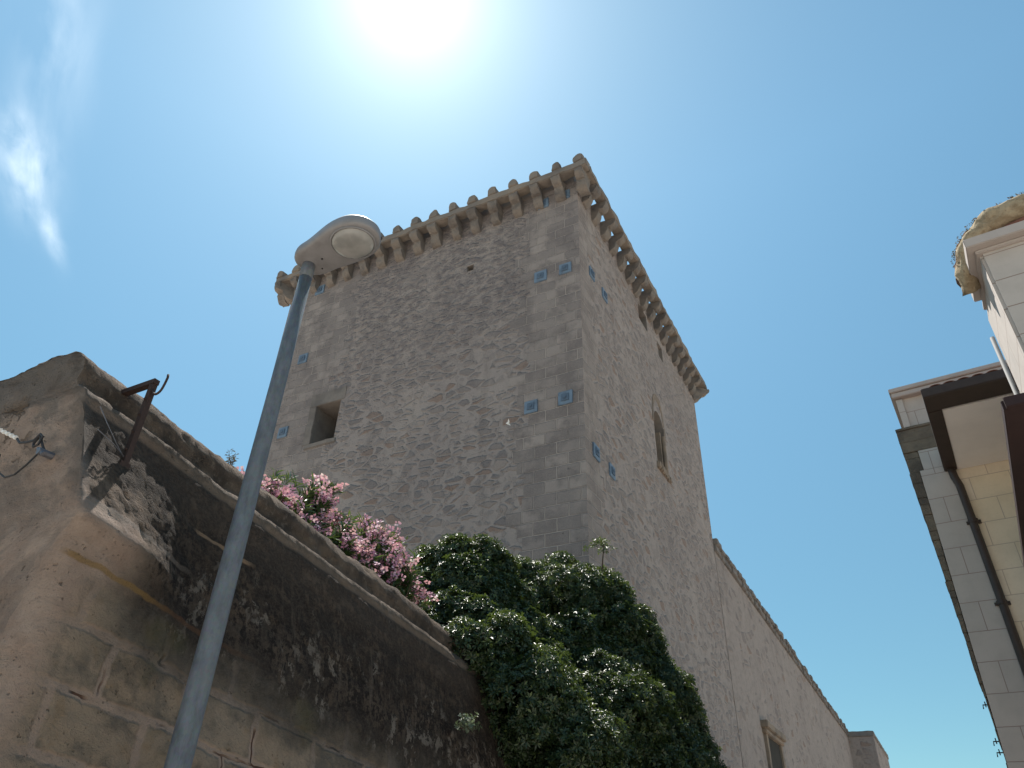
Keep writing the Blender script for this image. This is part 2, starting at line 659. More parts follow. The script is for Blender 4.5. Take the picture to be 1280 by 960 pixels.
def make_tower():
    gz = ground_z(TY0) - 1.0
    t = thing('stone_tower', 'tall square medieval stone tower with corbelled parapet, rising behind the shrubs', 'tower',
              ((TX0 + TX1) / 2, (TY0 + TY1) / 2, gz))
    b = MB()
    b.box(TX0, TX1, TY0, TY1, gz, TZT)
    body = b.mesh('wall', [M_front])
    cuts = []
    # square niche window on the front
    nx0, _, nz0 = T(-19.85, 19, 16.1)
    nx1, _, nz1 = T(-18.56, 19, 17.95)
    c = MB()
    c.box(nx0, nx1, TY0 - 0.5, TY0 + 2.4, nz0, nz1)
    cuts.append(c.mesh('c', [M_dressed]))
    # slots of the right face
    def slot(y0, y1, z0, z1, depth, arch=0.0):
        cc = MB()
        a0, a1 = y0 * TS, y1 * TS
        q0, q1 = 1.6 + (z0 - 1.6) * TS, 1.6 + (z1 - 1.6) * TS
        mid = (a0 + a1) / 2
        if arch:
            spring = q1 - arch
            pts = [(a0, q0), (a1, q0), (a1, spring)]
            for k in range(1, 6):
                s = k / 6
                pts.append((a1 + (mid - a1) * s ** 1.3 if False else mid + (a1 - mid) * math.cos(s * math.pi / 2) ** 0.9,
                            spring + arch * math.sin(s * math.pi / 2)))
            pts.append((mid, q1))
            for k in range(5, 0, -1):
                s = k / 6
                pts.append((mid - (mid - a0) * math.cos(s * math.pi / 2) ** 0.9, spring + arch * math.sin(s * math.pi / 2)))
            pts.append((a0, spring))
        else:
            pts = [(a0, q0), (a1, q0), (a1, q1), (a0, q1)]
        cc.prism(pts, lambda p, q, s: (s, p, q), TX1 - depth, TX1 + 0.5)
        cuts.append(cc.mesh('c', [M_dressed]))
    slot(27.25, 28.75, 16.65, 19.55, 0.85, 0.75)
    slot(26.35, 27.6, 24.0, 25.0, 0.8)
    slot(29.2, 30.0, 23.7, 24.6, 0.12)
    # putlog hole on the front
    hx, _, hz = T(-12.65, 19, 23.03)
    c = MB()
    c.box(hx - 0.13, hx + 0.13, TY0 - 0.3, TY0 + 0.5, hz - 0.13, hz + 0.12)
    cuts.append(c.mesh('c', [M_dressed]))
    me = boolean_cut(body, cuts)
    me.materials.clear()
    for m in (M_front, M_right, M_rubble, M_dressed):
        me.materials.append(m)
    for p in me.polygons:
        c = p.center
        if p.normal.y < -0.9 and c.y < TY0 + 0.02:
            p.material_index = 0
        elif p.normal.x > 0.9 and c.x > TX1 - 0.02:
            p.material_index = 1
        elif c.x < TX0 + 0.02 or c.y > TY1 - 0.02 or c.z > TZT - 0.02:
            p.material_index = 2
        else:
            p.material_index = 3
    box_uv(me)
    wall = link('wall', me, t)

    # niche frame, sill
    f = MB()
    fw = 0.30
    y0, y1 = TY0 - 0.02, TY0 + 0.12
    f.box(nx0 - fw, nx1 + fw * 0.55, y0, y1, nz1, nz1 + 0.52)
    f.box(nx0 - fw, nx0, y0, y1, nz0, nz1 - 0.002)
    win = f.build('window_frame', M_dressed, t, bevel=0.012, cut=0.25, rough=0.03)
    s = MB()
    s.box(nx0 - 0.2, nx1 + 0.1, TY0 - 0.05, TY0 + 0.2, nz0 - 0.17, nz0 - 0.003)
    s.build('window_sill', M_dressed, t, bevel=0.02, cut=0.2, rough=0.05)

    # lancet window surround and sill on the right face
    X = TX1
    f = MB()
    def zz(z):
        return 1.6 + (z - 1.6) * TS
    ya, yb = 27.25 * TS, 28.75 * TS
    f.box(X - 0.55, X - 0.08, yb - 0.30, yb - 0.18, zz(16.9), zz(18.75))     # colonnette on the far jamb
    f.tube([(X - 0.02, yb - 0.10, zz(16.72)), (X - 0.02, yb - 0.10, zz(18.6))], 0.07, 8)
    f.build('window_column', M_dressed_warm, t, rough=0.02)
    s = MB()
    for k in range(7):
        yy = ya - 0.12 + k * 0.22
        s.box(X - 0.1, X + 0.10 + random.uniform(-0.03, 0.03), yy, yy + 0.2, zz(16.32) + random.uniform(-.03, .03), zz(16.63))
    s.build('window_sill', M_dressed_warm, t, bevel=0.03, cut=0.12, rough=0.05)
    a = MB()
    midy = (ya + yb) / 2
    spring = zz(19.55) - 0.75
    prev = None
    for k in range(12):
        s0, s1 = k / 12, (k + 1) / 12
        def arc(s, r):
            th = math.pi * s
            return (midy + r * math.cos(th) * 0.6, spring + r * 1.25 * math.sin(th) ** 0.85)
        p = [arc(s0 + .006, 1.01), arc(s1 - .006, 1.01), arc(s1 - .006, 1.22), arc(s0 + .006, 1.22)]
        a.prism(p, lambda u, v, tt: (tt, u, v), X - 0.06, X + 0.02)
    a.build('window_arch', M_dressed_warm, t, cut=0.15, rough=0.02)

    # corbels: two rounded tiers stepping out, one mesh per corbel
    OV = 0.70 * TS
    zb = 1.6 + (25.93 - 1.6) * TS      # under the beam
    zt = 1.6 + (26.30 - 1.6) * TS
    W = 0.40 * TS
    H = 0.86 * TS

    def corbel_profile(ov):
        pts = [(-0.15, zb)]
        pts.append((ov - 0.02, zb))
        d2 = ov
        d1 = ov * 0.52
        h2 = H * 0.44
        for k in range(6):
            a_ = math.pi / 2 * k / 5
            pts.append((d1 + (d2 - d1) * math.cos(a_), zb - 0.06 - h2 * math.sin(a_) * 0.9))
        for k in range(6):
            a_ = math.pi / 2 * k / 5
            pts.append((0.01 + (d1 - 0.01) * math.cos(a_), zb - h2 - 0.03 - (H - h2) * math.sin(a_)))
        pts.append((-0.15, zb - H - 0.02))
        return pts

    def one_corbel(fn, ov=OV):
        c = MB()
        c.prism(corbel_profile(ov), fn, -W / 2, W / 2)
        return c

    front = []
    for k in range(17):
        x = (-7.32 - 1.02 * k) * TS
        j = random.uniform(-0.02, 0.02)
        c = one_corbel(lambda p, q, s: (x + s + j, TY0 - p, q))
        front.append(c.build('corbel', M_corbel, t, bevel=0.03, cut=0.14, rough=0.085))
    for k in range(18):
        y = (18.6 + 1.045 * k) * TS
        if y < TY0 + 0.1 or y > TY1:
            continue
        c = one_corbel(lambda p, q, s: (TX1 + p, y + s, q))
        c.build('corbel', M_corbel, t, bevel=0.03, cut=0.14, rough=0.085)
    for k in range(17):
        y = (19.9 + 1.02 * k) * TS
        if y > TY1:
            continue
        c = one_corbel(lambda p, q, s: (TX0 - p, y + s, q))
        c.build('corbel', M_corbel, t, bevel=0.03, cut=0.14, rough=0.085)
    # diagonal corner corbels
    for (cx, cy, sx, sy) in ((TX0, TY0, -1, -1), (TX1, TY1, 1, 1)):
        d = Vector((sx, sy, 0)).normalized()
        n = Vector((-d.y, d.x, 0))
        c = MB()
        c.prism(corbel_profile(OV * 1.36), lambda p, q, s: (cx + d.x * p + n.x * s * 1.2, cy + d.y * p + n.y * s * 1.2, q), -W / 2, W / 2)
        c.build('corbel', M_corbel, t, bevel=0.03, cut=0.14, rough=0.085)

    # parapet ring carried by the corbels
    def ring(o_out, o_in, z0, z1, mat, name, jag):
        r = MB()
        r.box(TX0 - o_out, TX1 + o_out, TY0 - o_out, TY0 - o_in, z0, z1)
        r.box(TX0 - o_out, TX1 + o_out, TY1 + o_in, TY1 + o_out, z0, z1)
        r.box(TX0 - o_out, TX0 - o_in, TY0 - o_in + 0.003, TY1 + o_in - 0.003, z0, z1)
        r.box(TX1 + o_in, TX1 + o_out, TY0 - o_in + 0.003, TY1 + o_in - 0.003, z0, z1)
        return r.build(name, mat, t, bevel=0.03, cut=0.3, rough=jag)
    ring(OV, 0.25 * TS, zb + 0.002, zt, M_beam, 'parapet', 0.07)
    # rounded stubs standing on the front parapet
    for k in range(17):
        x = (-7.30 - 1.02 * k) * TS
        hgt = (0.48 + random.uniform(-0.09, 0.07)) * TS
        w = 0.40 * TS * random.uniform(0.9, 1.08)
        pts = [(-w / 2 * 1.1, 0.0), (w / 2 * 1.1, 0.0), (w / 2, hgt * 0.6)]
        for q in range(1, 6):
            a_ = math.pi * q / 6
            pts.append((w / 2 * math.cos(a_), hgt * 0.6 + hgt * 0.4 * math.sin(a_)))
        pts.append((-w / 2, hgt * 0.6))
        c = MB()
        c.prism(pts, lambda p, q, s: (x + p, s, zt - 0.01 + q), TY0 - OV - 0.03, TY0 - OV + 0.42)
        c.build('merlon_stub', M_beam, t, bevel=0.02, cut=0.10, rough=0.055)
    # inner parapet wall behind the slots of the front
    r = MB()
    r.box(TX0 + 0.05, TX1 - 0.12, TY0 + 0.004, TY0 + 0.4, TZT + 0.002, zt + 0.33)
    r.build('inner_parapet', M_beam, t, cut=0.4, rough=0.05)

    # anchor plates of the tie rods
    def plate(c, axis):
        s = 0.205 * random.uniform(0.93, 1.05)
        p = MB()
        d = MB()
        if axis == 'y':
            x, y, z = c
            p.box(x - s, x + s, y - 0.045, y + 0.03, z - s, z + s)
            d.box(x - s * .52, x + s * .52, y - 0.075, y - 0.046, z - s * .52, z + s * .52)
            d.tube([(x, y - 0.10, z), (x, y - 0.0755, z)], 0.05, 8)
        else:
            x, y, z = c
            p.box(x - 0.03, x + 0.045, y - s, y + s, z - s, z + s)
            d.box(x + 0.046, x + 0.075, y - s * .52, y + s * .52, z - s * .52, z + s * .52)
            d.tube([(x + 0.0755, y, z), (x + 0.10, y, z)], 0.05, 8)
        pl = p.build('anchor_plate', M_plate, t, bevel=0.008)
        d.build('tie_nut', M_plate_dk, pl)
    for (x, z) in ((-9.62, 15.18), (-8.31, 15.2), (-9.3, 21.18), (-8.24, 21.17), (-9.22, 25.3), (-8.22, 25.35),
                   (-21.36, 20.94), (-21.51, 17.07), (-21.31, 25.1)):
        plate(T(x, 19.0, z), 'y')
    for (y, z) in ((19.87, 13.37), (21.32, 13.34), (20.19, 21.65), (21.56, 21.6)):
        plate(T(-7.64, y, z), 'x')
    settle(t, CASTLE)
    return t


make_tower()


# ------------------------------------------------------------------ castle wing and the far block
def make_wing():
    gz = ground_z(40) - 3.0
    t = thing('castle_wing', 'long weathered castle wall running downhill from the right side of the tower', 'castle wall',
              (-7.0, 50.0, gz))
    x1 = TX1 + 0.02
    x0 = x1 - 4.0
    ya, yb = TY1 + 0.002, 88.0 * TS
    za, zb = 1.6 + (16.45 - 1.6) * TS, 1.6 + (15.2 - 1.6) * TS
    b = MB()
    n = 24
    vs, fs = [], []
    for i in range(n + 1):
        y = ya + (yb - ya) * i / n
        z = za + (zb - za) * i / n - 0.5
        vs += [(x0, y, gz), (x1, y, gz), (x1, y, z), (x0, y, z)]
    for i in range(n):
        k = 4 * i
        fs += [(k + 1, k + 5, k + 6, k + 2), (k + 2, k + 6, k + 7, k + 3), (k, k + 3, k + 7, k + 4)]
    fs += [(0, 1, 2, 3), (4 * n, 4 * n + 3, 4 * n + 2, 4 * n + 1)]
    b.add(vs, fs)
    me = b.mesh('wall', M_wing)
    box_uv(me)
    link('wall', me, t)
    # coping: two oversailing courses, broken into stones
    c = MB()
    y = ya
    while y < yb:
        L = random.uniform(0.5, 1.1)
        f = (y - ya) / (yb - ya)
        z = za + (zb - za) * f - 0.5
        L = min(L, yb - y)
        p = 0.10 + random.uniform(-0.04, 0.04)
        c.box(x0, x1 + p, y, y + L - 0.02, z + 0.003, z + 0.27 + random.uniform(-0.02, 0.02))
        y += L
    c.build('string_course', M_dressed, t, bevel=0.03, cut=0.35, rough=0.05)
    c = MB()
    y = ya
    while y < yb:
        L = min(random.uniform(0.4, 0.9), yb - y)
        f = (y - ya) / (yb - ya)
        z = za + (zb - za) * f - 0.5
        p = 0.17 + random.uniform(-0.05, 0.03)
        c.box(x0, x1 + p, y, y + L - 0.02, z + 0.275, z + 0.5 + random.uniform(-0.06, 0.07))
        y += L
    c.build('coping', M_dressed, t, bevel=0.03, cut=0.3, rough=0.05)
    # window with projecting hood
    wy0, wy1 = 42.0 * TS, 46.4 * TS
    hz = 1.6 + (8.35 - 1.6) * TS
    h = MB()
    h.box(x1 - 0.05, x1 + 0.28, wy0 - 0.25, wy1 + 0.25, hz, hz + 0.28)
    h.box(x1 - 0.05, x1 + 0.18, wy0 - 0.15, wy1 + 0.15, hz - 0.18, hz - 0.003)
    w = h.build('window_hood', M_dressed_warm, t, bevel=0.03, cut=0.3, rough=0.04)
    for (q0, q1) in ((wy0, wy0 + 0.35), (wy1 - 0.35, wy1)):
        j = MB()
        j.box(x1 - 0.05, x1 + 0.12, q0, q1, hz - 3.2, hz - 0.185)
        j.build('window_jamb', M_dressed_warm, t, bevel=0.02, cut=0.4, rough=0.03)
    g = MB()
    g.box(x1 + 0.005, x1 + 0.03, wy0 + 0.352, wy1 - 0.352, hz - 3.2, hz - 0.19)  # dark panel on the solid wall, painted as the shade of an opening
    g.build('window_shade_panel', M_dark, t)

    gz = ground_z(75) - 1.0
    t2 = thing('castle_bastion', 'squat far stone block ending the castle wall at the lower right', 'bastion', (-6.0, 76.0, gz))
    y0 = 88.0 * TS + 0.02
    xb = -5.22 * TS
    zt = 1.6 + (15.05 - 1.6) * TS
    b = MB()
    b.box(xb - 6, xb, y0, y0 + 14, gz, zt - 0.4)
    me = b.mesh('wall', M_wing)
    box_uv(me)
    link('wall', me, t2)
    c = MB()
    c.box(xb - 6.1, xb + 0.08, y0 - 0.1, y0 + 14.1, zt - 0.397, zt)
    c.build('coping', M_dressed, t2, bevel=0.04, cut=0.5, rough=0.07)
    settle(t, CASTLE)
    settle(t2, CASTLE)


make_wing()

# ------------------------------------------------------------------ garden wall (near, left)
WY = 1.95
SL = -0.125


def make_garden_wall():
    N = NT('old_rampart_stone')
    uv = N.uv()
    u, v, _ = N.sep(uv)                      # u metres along (negative on the end face), v metres below the ridge
    end = N.math('LESS_THAN', u, 0.0)
    front = N.math('SUBTRACT', 1.0, end)
    mid = N.noise(uv, 4.0, 7.0, 0.65)
    fine = N.noise(uv, 42.0, 6.0, 0.72)
    big = N.noise(uv, 1.1, 5.0, 0.6)
    speck = N.noise(N.scale(uv, (1.25, 0.8, 1)), 13.0, 6.0, 0.74)
    streak = N.noise(N.scale(uv, (5.0, 0.7, 1)), 1.6, 6.0, 0.68)
    wobn = N.math('SUBTRACT', N.noise(uv, 2.3, 7.0, 0.68), 0.5)

    def band(x, a0, a1, b0, b1):
        return N.math('MULTIPLY', N.step(x, a0, a1), N.step(x, b0, b1, 1.0, 0.0))

    def mul(*a):
        r = a[0]
        for k in a[1:]:
            r = N.math('MULTIPLY', r, k)
        return r
    # limestone under everything
    base = N.mix(mid, (0.28, 0.205, 0.155), (0.37, 0.285, 0.22))
    base = N.mix(N.step(big, 0.5, 0.7, 0, 0.6), base, (0.22, 0.195, 0.165))
    # pink-grey plaster on the end and round the corner
    plas = N.mix(N.step(mid, 0.35, 0.7), (0.355, 0.262, 0.21), (0.43, 0.335, 0.275))
    pm = N.step(N.math('ADD', u, N.math('ADD', N.math('MULTIPLY', wobn, 0.9), N.math('MULTIPLY', N.step(v, 1.4, 2.2), 0.15))), 0.30, 0.55, 1.0, 0.0)
    col = N.mix(pm, base, plas)
    patch = mul(band(v, 0.85, 1.05, 1.36, 1.40), N.step(u, 0.02, 0.08), front)
    pcol = N.mix(N.step(speck, 0.36, 0.62), (0.05, 0.039, 0.031), (0.17, 0.125, 0.092))
    col = N.mix(N.math('MULTIPLY', patch, 0.85), col, pcol)
    # ashlar low on the wall: dark worn faces framed by broad pinkish pointing
    wq = N.warp(N.warp(uv, 3.0, 0.06), 14.0, 0.03)
    br = N.n('ShaderNodeTexBrick')
    N.put(br.inputs['Vector'], wq)
    br.offset = 0.43
    br.inputs['Color1'].default_value = (0, 0, 0, 1)
    br.inputs['Color2'].default_value = (1, 1, 1, 1)
    br.inputs['Mortar'].default_value = (0.5, 0.5, 0.5, 1)
    br.inputs['Scale'].default_value = 1.0
    br.inputs['Mortar Size'].default_value = 0.034
    br.inputs['Mortar Smooth'].default_value = 0.55
    br.inputs['Brick Width'].default_value = 0.56
    br.inputs['Row Height'].default_value = 0.285
    thin = N.n('ShaderNodeTexBrick')
    N.put(thin.inputs['Vector'], wq)
    thin.offset = 0.43
    thin.inputs['Scale'].default_value = 1.0
    thin.inputs['Mortar Size'].default_value = 0.007
    thin.inputs['Mortar Smooth'].default_value = 0.2
    thin.inputs['Brick Width'].default_value = 0.56
    thin.inputs['Row Height'].default_value = 0.285
    low = N.step(v, 1.74, 1.82)
    lowu = mul(low, N.step(N.math('ADD', u, N.math('MULTIPLY', mid, 0.3)), 0.30, 0.52))
    bc = N.sep(br.outputs['Color'])[0]
    blk = N.mix(bc, (0.28, 0.228, 0.178), (0.36, 0.27, 0.19))
    blk = N.mix(N.step(N.math('ADD', mid, N.math('MULTIPLY', bc, 0.15)), 0.50, 0.70, 0, 0.8), blk, (0.10, 0.093, 0.083))
    blk = N.mix(N.step(N.noise(uv, 6.0, 5.0), 0.56, 0.7, 0, 0.5), blk, (0.25, 0.17, 0.10))
    col = N.mix(N.math('MULTIPLY', lowu, 0.9), col, blk)
    joint = mul(br.outputs['Fac'], lowu)
    jshow = N.step(N.noise(uv, 2.2, 4.0), 0.32, 0.5, 0.25, 0.9)
    col = N.mix(mul(joint, jshow), col, N.mix(mid, (0.32, 0.232, 0.185), (0.42, 0.335, 0.28)))
    crack = mul(thin.outputs['Fac'], lowu, N.step(N.noise(uv, 1.9, 3.0), 0.55, 0.60))
    col = N.mix(mul(crack, 0.9), col, (0.085, 0.04, 0.028))
    # grey-brown weathering over the upper courses of the vertical face
    grey = mul(band(N.math('ADD', v, N.math('MULTIPLY', wobn, 0.5)), 1.5, 1.7, 1.95, 2.2), front, N.step(u, 0.25, 0.8))
    gcol = N.mix(streak, (0.060, 0.055, 0.048), (0.15, 0.13, 0.108))
    col = N.mix(N.math('MULTIPLY', grey, 0.75), col, gcol)
    # black lichen crust: dense under the fillet, mottled lower down
    vv = N.math('ADD', v, N.math('MULTIPLY', wobn, 0.85))
    ushift = N.math('MULTIPLY', N.step(u, 0.3, 3.0), 0.45)
    slope = mul(N.step(v, 0.58, 0.68), N.step(N.math('SUBTRACT', vv, ushift), 0.98, 1.28, 1.0, 0.0))
    tail = N.step(N.math('ADD', u, N.math('MULTIPLY', wobn, 1.4)), 0.30, 0.75)
    lower = mul(band(vv, 0.95, 1.35, 1.62, 2.0), tail)
    mott = N.step(N.math('ADD', N.math('MULTIPLY', speck, 0.62), N.math('MULTIPLY', streak, 0.38)), 0.49, 0.56, 1.0, 0.0)
    lower = N.math('MULTIPLY', lower, N.math('ADD', 0.42, N.math('MULTIPLY', mott, 0.58)))
    wash = mul(N.step(v, 0.58, 0.68), N.step(vv, 1.7, 2.1, 1.0, 0.0), N.step(u, 0.25, 0.7, 0.1, 0.88))
    crust = mul(N.math('MAXIMUM', N.math('MAXIMUM', N.math('MULTIPLY', slope, 0.90), lower), wash), front)
    blackc = N.mix(N.step(fine, 0.35, 0.72), (0.017, 0.014, 0.013), (0.052, 0.043, 0.037))
    brown = N.mix(N.step(mid, 0.38, 0.62), blackc, (0.095, 0.07, 0.053))
    blackc = N.mix(N.step(speck, 0.45, 0.6, 0, 0.7), blackc, brown)
    col = N.mix(crust, col, blackc)
    # pale flecks where the crust has come away
    isl = N.noise(N.scale(N.warp(uv, 6.0, 0.12), (1.3, 0.75, 1)), 7.0, 8.0, 0.72)
    flzone = N.step(N.math('ADD', N.noise(uv, 1.5, 4.0), N.math('MULTIPLY', streak, 0.25)), 0.56, 0.70)
    fleck = mul(N.step(isl, 0.53, 0.58), flzone, band(vv, 1.05, 1.35, 1.75, 2.0), front, N.step(u, 0.5, 1.2))
    col = N.mix(N.math('MULTIPLY', fleck, 0.8), col, N.mix(mid, (0.17, 0.145, 0.122), (0.30, 0.26, 0.22)))
    runs = mul(N.step(N.noise(N.scale(uv, (9.0, 0.9, 1)), 1.4, 6.0, 0.7), 0.54, 0.66), band(v, 0.95, 1.2, 1.6, 1.85), front, N.step(u, 1.2, 2.2))
    col = N.mix(N.math('MULTIPLY', runs, 0.45), col, (0.15, 0.122, 0.10))
    # cornice: brown and black, with the fillet under it
    corn = mul(band(v, -0.08, 0.03, 0.40, 0.43), front)
    cc = N.mix(N.step(mid, 0.38, 0.62), (0.055, 0.045, 0.039), (0.135, 0.10, 0.076))
    cc = N.mix(N.step(speck, 0.52, 0.66, 0, 0.6), cc, (0.19, 0.155, 0.125))
    col = N.mix(N.math('MULTIPLY', corn, 0.95), col, cc)
    fil = mul(band(v, 0.43, 0.45, 0.58, 0.66), front)
    fcol = N.mix(N.step(speck, 0.36, 0.60), (0.07, 0.056, 0.046), (0.145, 0.116, 0.094))
    fcol = N.mix(N.step(N.noise(uv, 1.5, 4.0), 0.5, 0.62, 0, 0.8), fcol, (0.07, 0.057, 0.048))
    col = N.mix(N.math('MULTIPLY', fil, 0.85), col, fcol)
    # pale lip along the foot of the slope, ochre joint below it
    vw = N.math('ADD', v, N.math('MULTIPLY', N.math('SUBTRACT', N.noise(uv, 9.0, 3.0), 0.5), 0.03))
    lip = mul(band(vw, 1.375, 1.39, 1.41, 1.425), N.step(u, 0.55, 1.05, 0.8, 0.0), front)
    col = N.mix(lip, col, (0.25, 0.205, 0.172))
    lip2 = mul(band(vw, 1.02, 1.03, 1.045, 1.06), band(u, 0.9, 1.0, 1.35, 1.5))
    col = N.mix(N.math('MULTIPLY', lip2, 0.8), col, (0.30, 0.20, 0.13))
    och = mul(band(vw, 1.70, 1.712, 1.728, 1.742), band(u, 0.04, 0.12, 0.9, 1.8))
    col = N.mix(N.math('MULTIPLY', och, 0.75), col, N.mix(N.step(u, 0.5, 0.9), (0.26, 0.16, 0.06), (0.12, 0.065, 0.04)))
    # end face: dark weathered top, grey wash, brown scars where the plaster has gone
    topn = N.math('ADD', v, N.math('MULTIPLY', N.math('SUBTRACT', big, 0.5), 1.1))
    etop = mul(end, N.step(topn, 0.20, 0.75, 0.92, 0.0))
    col = N.mix(etop, col, N.mix(N.step(mid, 0.35, 0.65), (0.075, 0.064, 0.057), (0.185, 0.162, 0.145)))
    ew = mul(end, N.step(N.noise(uv, 1.9, 7.0, 0.66), 0.42, 0.56), N.step(v, 0.2, 1.8, 1.0, 0.45))
    col = N.mix(N.math('MULTIPLY', ew, 0.9), col, N.mix(mid, (0.115, 0.098, 0.087), (0.185, 0.162, 0.145)))
    scar = mul(end, N.step(mid, 0.52, 0.57), band(N.math('ADD', v, N.math('MULTIPLY', wobn, 0.6)), 0.35, 0.5, 0.95, 1.1), N.step(u, -0.55, -0.35, 1.0, 0.0))
    col = N.mix(N.math('MULTIPLY', scar, 0.75), col, (0.15, 0.098, 0.062))
    corner = mul(band(u, -0.16, -0.01, 0.02, 0.10), band(v, 0.3, 0.5, 1.3, 1.45))
    col = N.mix(N.math('MULTIPLY', corner, 0.6), col, (0.13, 0.112, 0.10))
    pitm = N.step(N.noise(uv, 17.0, 3.0, 0.7), 0.66, 0.72)
    col = N.mix(N.math('MULTIPLY', pitm, 0.55), col, (0.075, 0.055, 0.042))
    col = N.mix(N.step(fine, 0.5, 0.8, 0, 0.3), col, (0.08, 0.064, 0.052))
    # green bloom of algae
    alg = mul(N.step(N.noise(uv, 1.7, 4.0), 0.55, 0.68), low)
    col = N.mix(N.math('MULTIPLY', alg, 0.35), col, (0.13, 0.118, 0.058))
    rub = N.noise(N.warp(uv, 8.0, 0.15), 12.0, 7.0, 0.78)
    grit = N.noise(uv, 130.0, 4.0, 0.75)
    hole = N.vor(N.warp(uv, 20.0, 0.02), 38.0, 'F1')['Distance']
    hm = N.math('MULTIPLY', N.step(hole, 0.10, 0.26, 1.0, 0.0), N.step(N.noise(uv, 3.5, 4.0), 0.48, 0.6))
    col = N.mix(N.math('MULTIPLY', hm, 0.28), col, (0.05, 0.038, 0.03))
    col = N.mix(N.step(grit, 0.45, 0.8, 0, 0.22), col, (0.06, 0.048, 0.04))
    mat_col = col
    rel = N.math('ADD', N.math('ADD', N.math('MULTIPLY', fine, 0.45), N.math('MULTIPLY', grit, 0.12)), N.math('MULTIPLY', rub, N.step(v, 0.95, 1.3, 0.25, 0.7)))
    rel = N.math('ADD', rel, N.math('MULTIPLY', mid, 0.35))
    rel = N.math('SUBTRACT', rel, N.math('ADD', N.math('MULTIPLY', crack, 1.2), N.math('ADD', N.math('MULTIPLY', pitm, 0.5), N.math('ADD', N.math('MULTIPLY', hm, 0.25), N.math('MULTIPLY', scar, 0.5)))))
    rel = N.math('SUBTRACT', rel, N.math('MULTIPLY', joint, 0.35))
    N.bump(rel, 1.0, 0.045)
    mat = N.base(col, 0.95, 0.08)

    prof = [(-4.75, 4.29), (-4.24, 4.30), (-4.17, 4.262), (-4.09, 4.19), (-4.055, 4.11), (-4.065, 4.03), (-4.04, 3.975),
            (-3.985, 3.955), (-3.94, 3.925), (-3.915, 3.87), (-3.925, 3.835), (-3.895, 3.80), (-3.55, 3.14), (-3.505, 3.07),
            (-3.50, 3.045), (-3.515, 3.02), (-3.55, 2.95), (-3.575, 2.86), (-3.585, 2.76), (-3.59, 2.4), (-3.60, 1.4), (-3.62, -0.6)]
    # resample by arc length
    fine_p = []
    s = -0.5
    for (p, q) in zip(prof[:-1], prof[1:]):
        L = math.dist(p, q)
        n = max(1, int(L / (0.03 if q[1] > 1.2 else 0.15)))
        for i in range(n):
            f = i / n
            fine_p.append((p[0] + (q[0] - p[0]) * f, p[1] + (q[1] - p[1]) * f, s + L * f))
        s += L
    fine_p.append((*prof[-1], s))
    # path: end face (towards -x), rounded corner, then along +y
    stations = []
    for d in np.concatenate([np.arange(-4.0, -1.4, 0.12), np.arange(-1.4, -0.03, 0.03)]):
        stations.append(('e', float(d)))
    for a in (0.0, 0.2, 0.4, 0.6, 0.8, 1.0):
        stations.append(('c', a))
    for d in np.concatenate([np.arange(0.03, 3.4, 0.028), np.arange(3.4, 8.5, 0.045)]):
        stations.append(('f', float(d)))
    verts, uvl = [], []
    for kind, d in stations:
        for (x, z, v) in fine_p:
            r = 0.02 + 0.14 * min(max((3.05 - z) / 0.5, 0), 1)
            if kind == 'f' and 2.2 < z < 3.80:
                w_ = min(max((d - 0.22) / 0.85, 0.0), 1.0)
                w_ = w_ * w_ * (3 - 2 * w_)
                f_ = (3.80 - z) / 1.6
                x = x + w_ * ((-3.895 + 0.31 * f_ ** 0.9) - x)
            if kind == 'e':
                px, py, uu = x - r + d, WY, d
                nrm = Vector((0, -1, 0))
            elif kind == 'c':
                th = d * math.pi / 2
                px, py = x - r + r * math.sin(th), WY + r - r * math.cos(th)
                uu = 0.0001 + th * r
                nrm = Vector((math.sin(th), -math.cos(th), 0))
            else:
                px, py, uu = x, WY + r + d, d + r * math.pi / 2
                nrm = Vector((1, 0, 0.3)).normalized()
            pz = z + (SL * (py - WY) if kind != 'e' else 0.0)
            if kind == 'e' and v < 0.0:
                pz = z
            P = Vector((px, py, pz))
            top = 1.0 if z > 3.78 else 0.0
            a = noise.noise(P * 1.7) * 0.022 + noise.noise(P * 5.3) * 0.012 + noise.noise(P * 17.0) * 0.009 + noise.noise(P * 43.0) * 0.004
            if kind == 'f' and 1.0 < v < 1.42:
                w = min(1, (v - 1.0) / 0.15) * (1.0 - 0.6 * min(max((d - 0.22) / 0.85, 0.0), 1.0))
                a += w * (abs(noise.noise(P * 13.0)) * 0.016 + noise.noise(P * 34.0) * 0.012)
            if kind == 'f' and 1.34 < v < 1.46:
                a += noise.noise(Vector((0, py * 9.0, 3.3))) * 0.014
            if kind == 'f' and v < 0.62:
                c_ = noise.noise(Vector((px * 3, py * 9.0, pz * 9.0)))
                a -= 0.035 * max(0.0, c_ - 0.28) / 0.5
                a += 0.010 * abs(noise.noise(P * 24.0)) - 0.005
            if v < 0.15:
                P.z += noise.noise(Vector((px * 5, py * 5, 1.0))) * 0.022 + noise.noise(Vector((px * 16, py * 16, 1.0))) * 0.010
            P += nrm * a
            verts.append(P)
            uvl.append((uu, v))
    m = len(fine_p)
    faces, fuv = [], []
    for i in range(len(stations) - 1):
        for j in range(m - 1):
            q = (i * m + j, i * m + j + 1, (i + 1) * m + j + 1, (i + 1) * m + j)
            faces.append(q)
            fuv.append([uvl[k] for k in q])
    b = MB()
    b.add(verts, faces, 0, fuv)
    t = thing('garden_wall', 'old battered rampart wall with black-stained slope and moulded coping, behind the lamp pole', 'wall',
              (-4.5, 6.0, ground_z(6)))
    o = b.build('wall', mat, t, smooth=True, fix=False)
    # close the back and top so that it is a solid block seen from elsewhere
    k = MB()
    vs = []
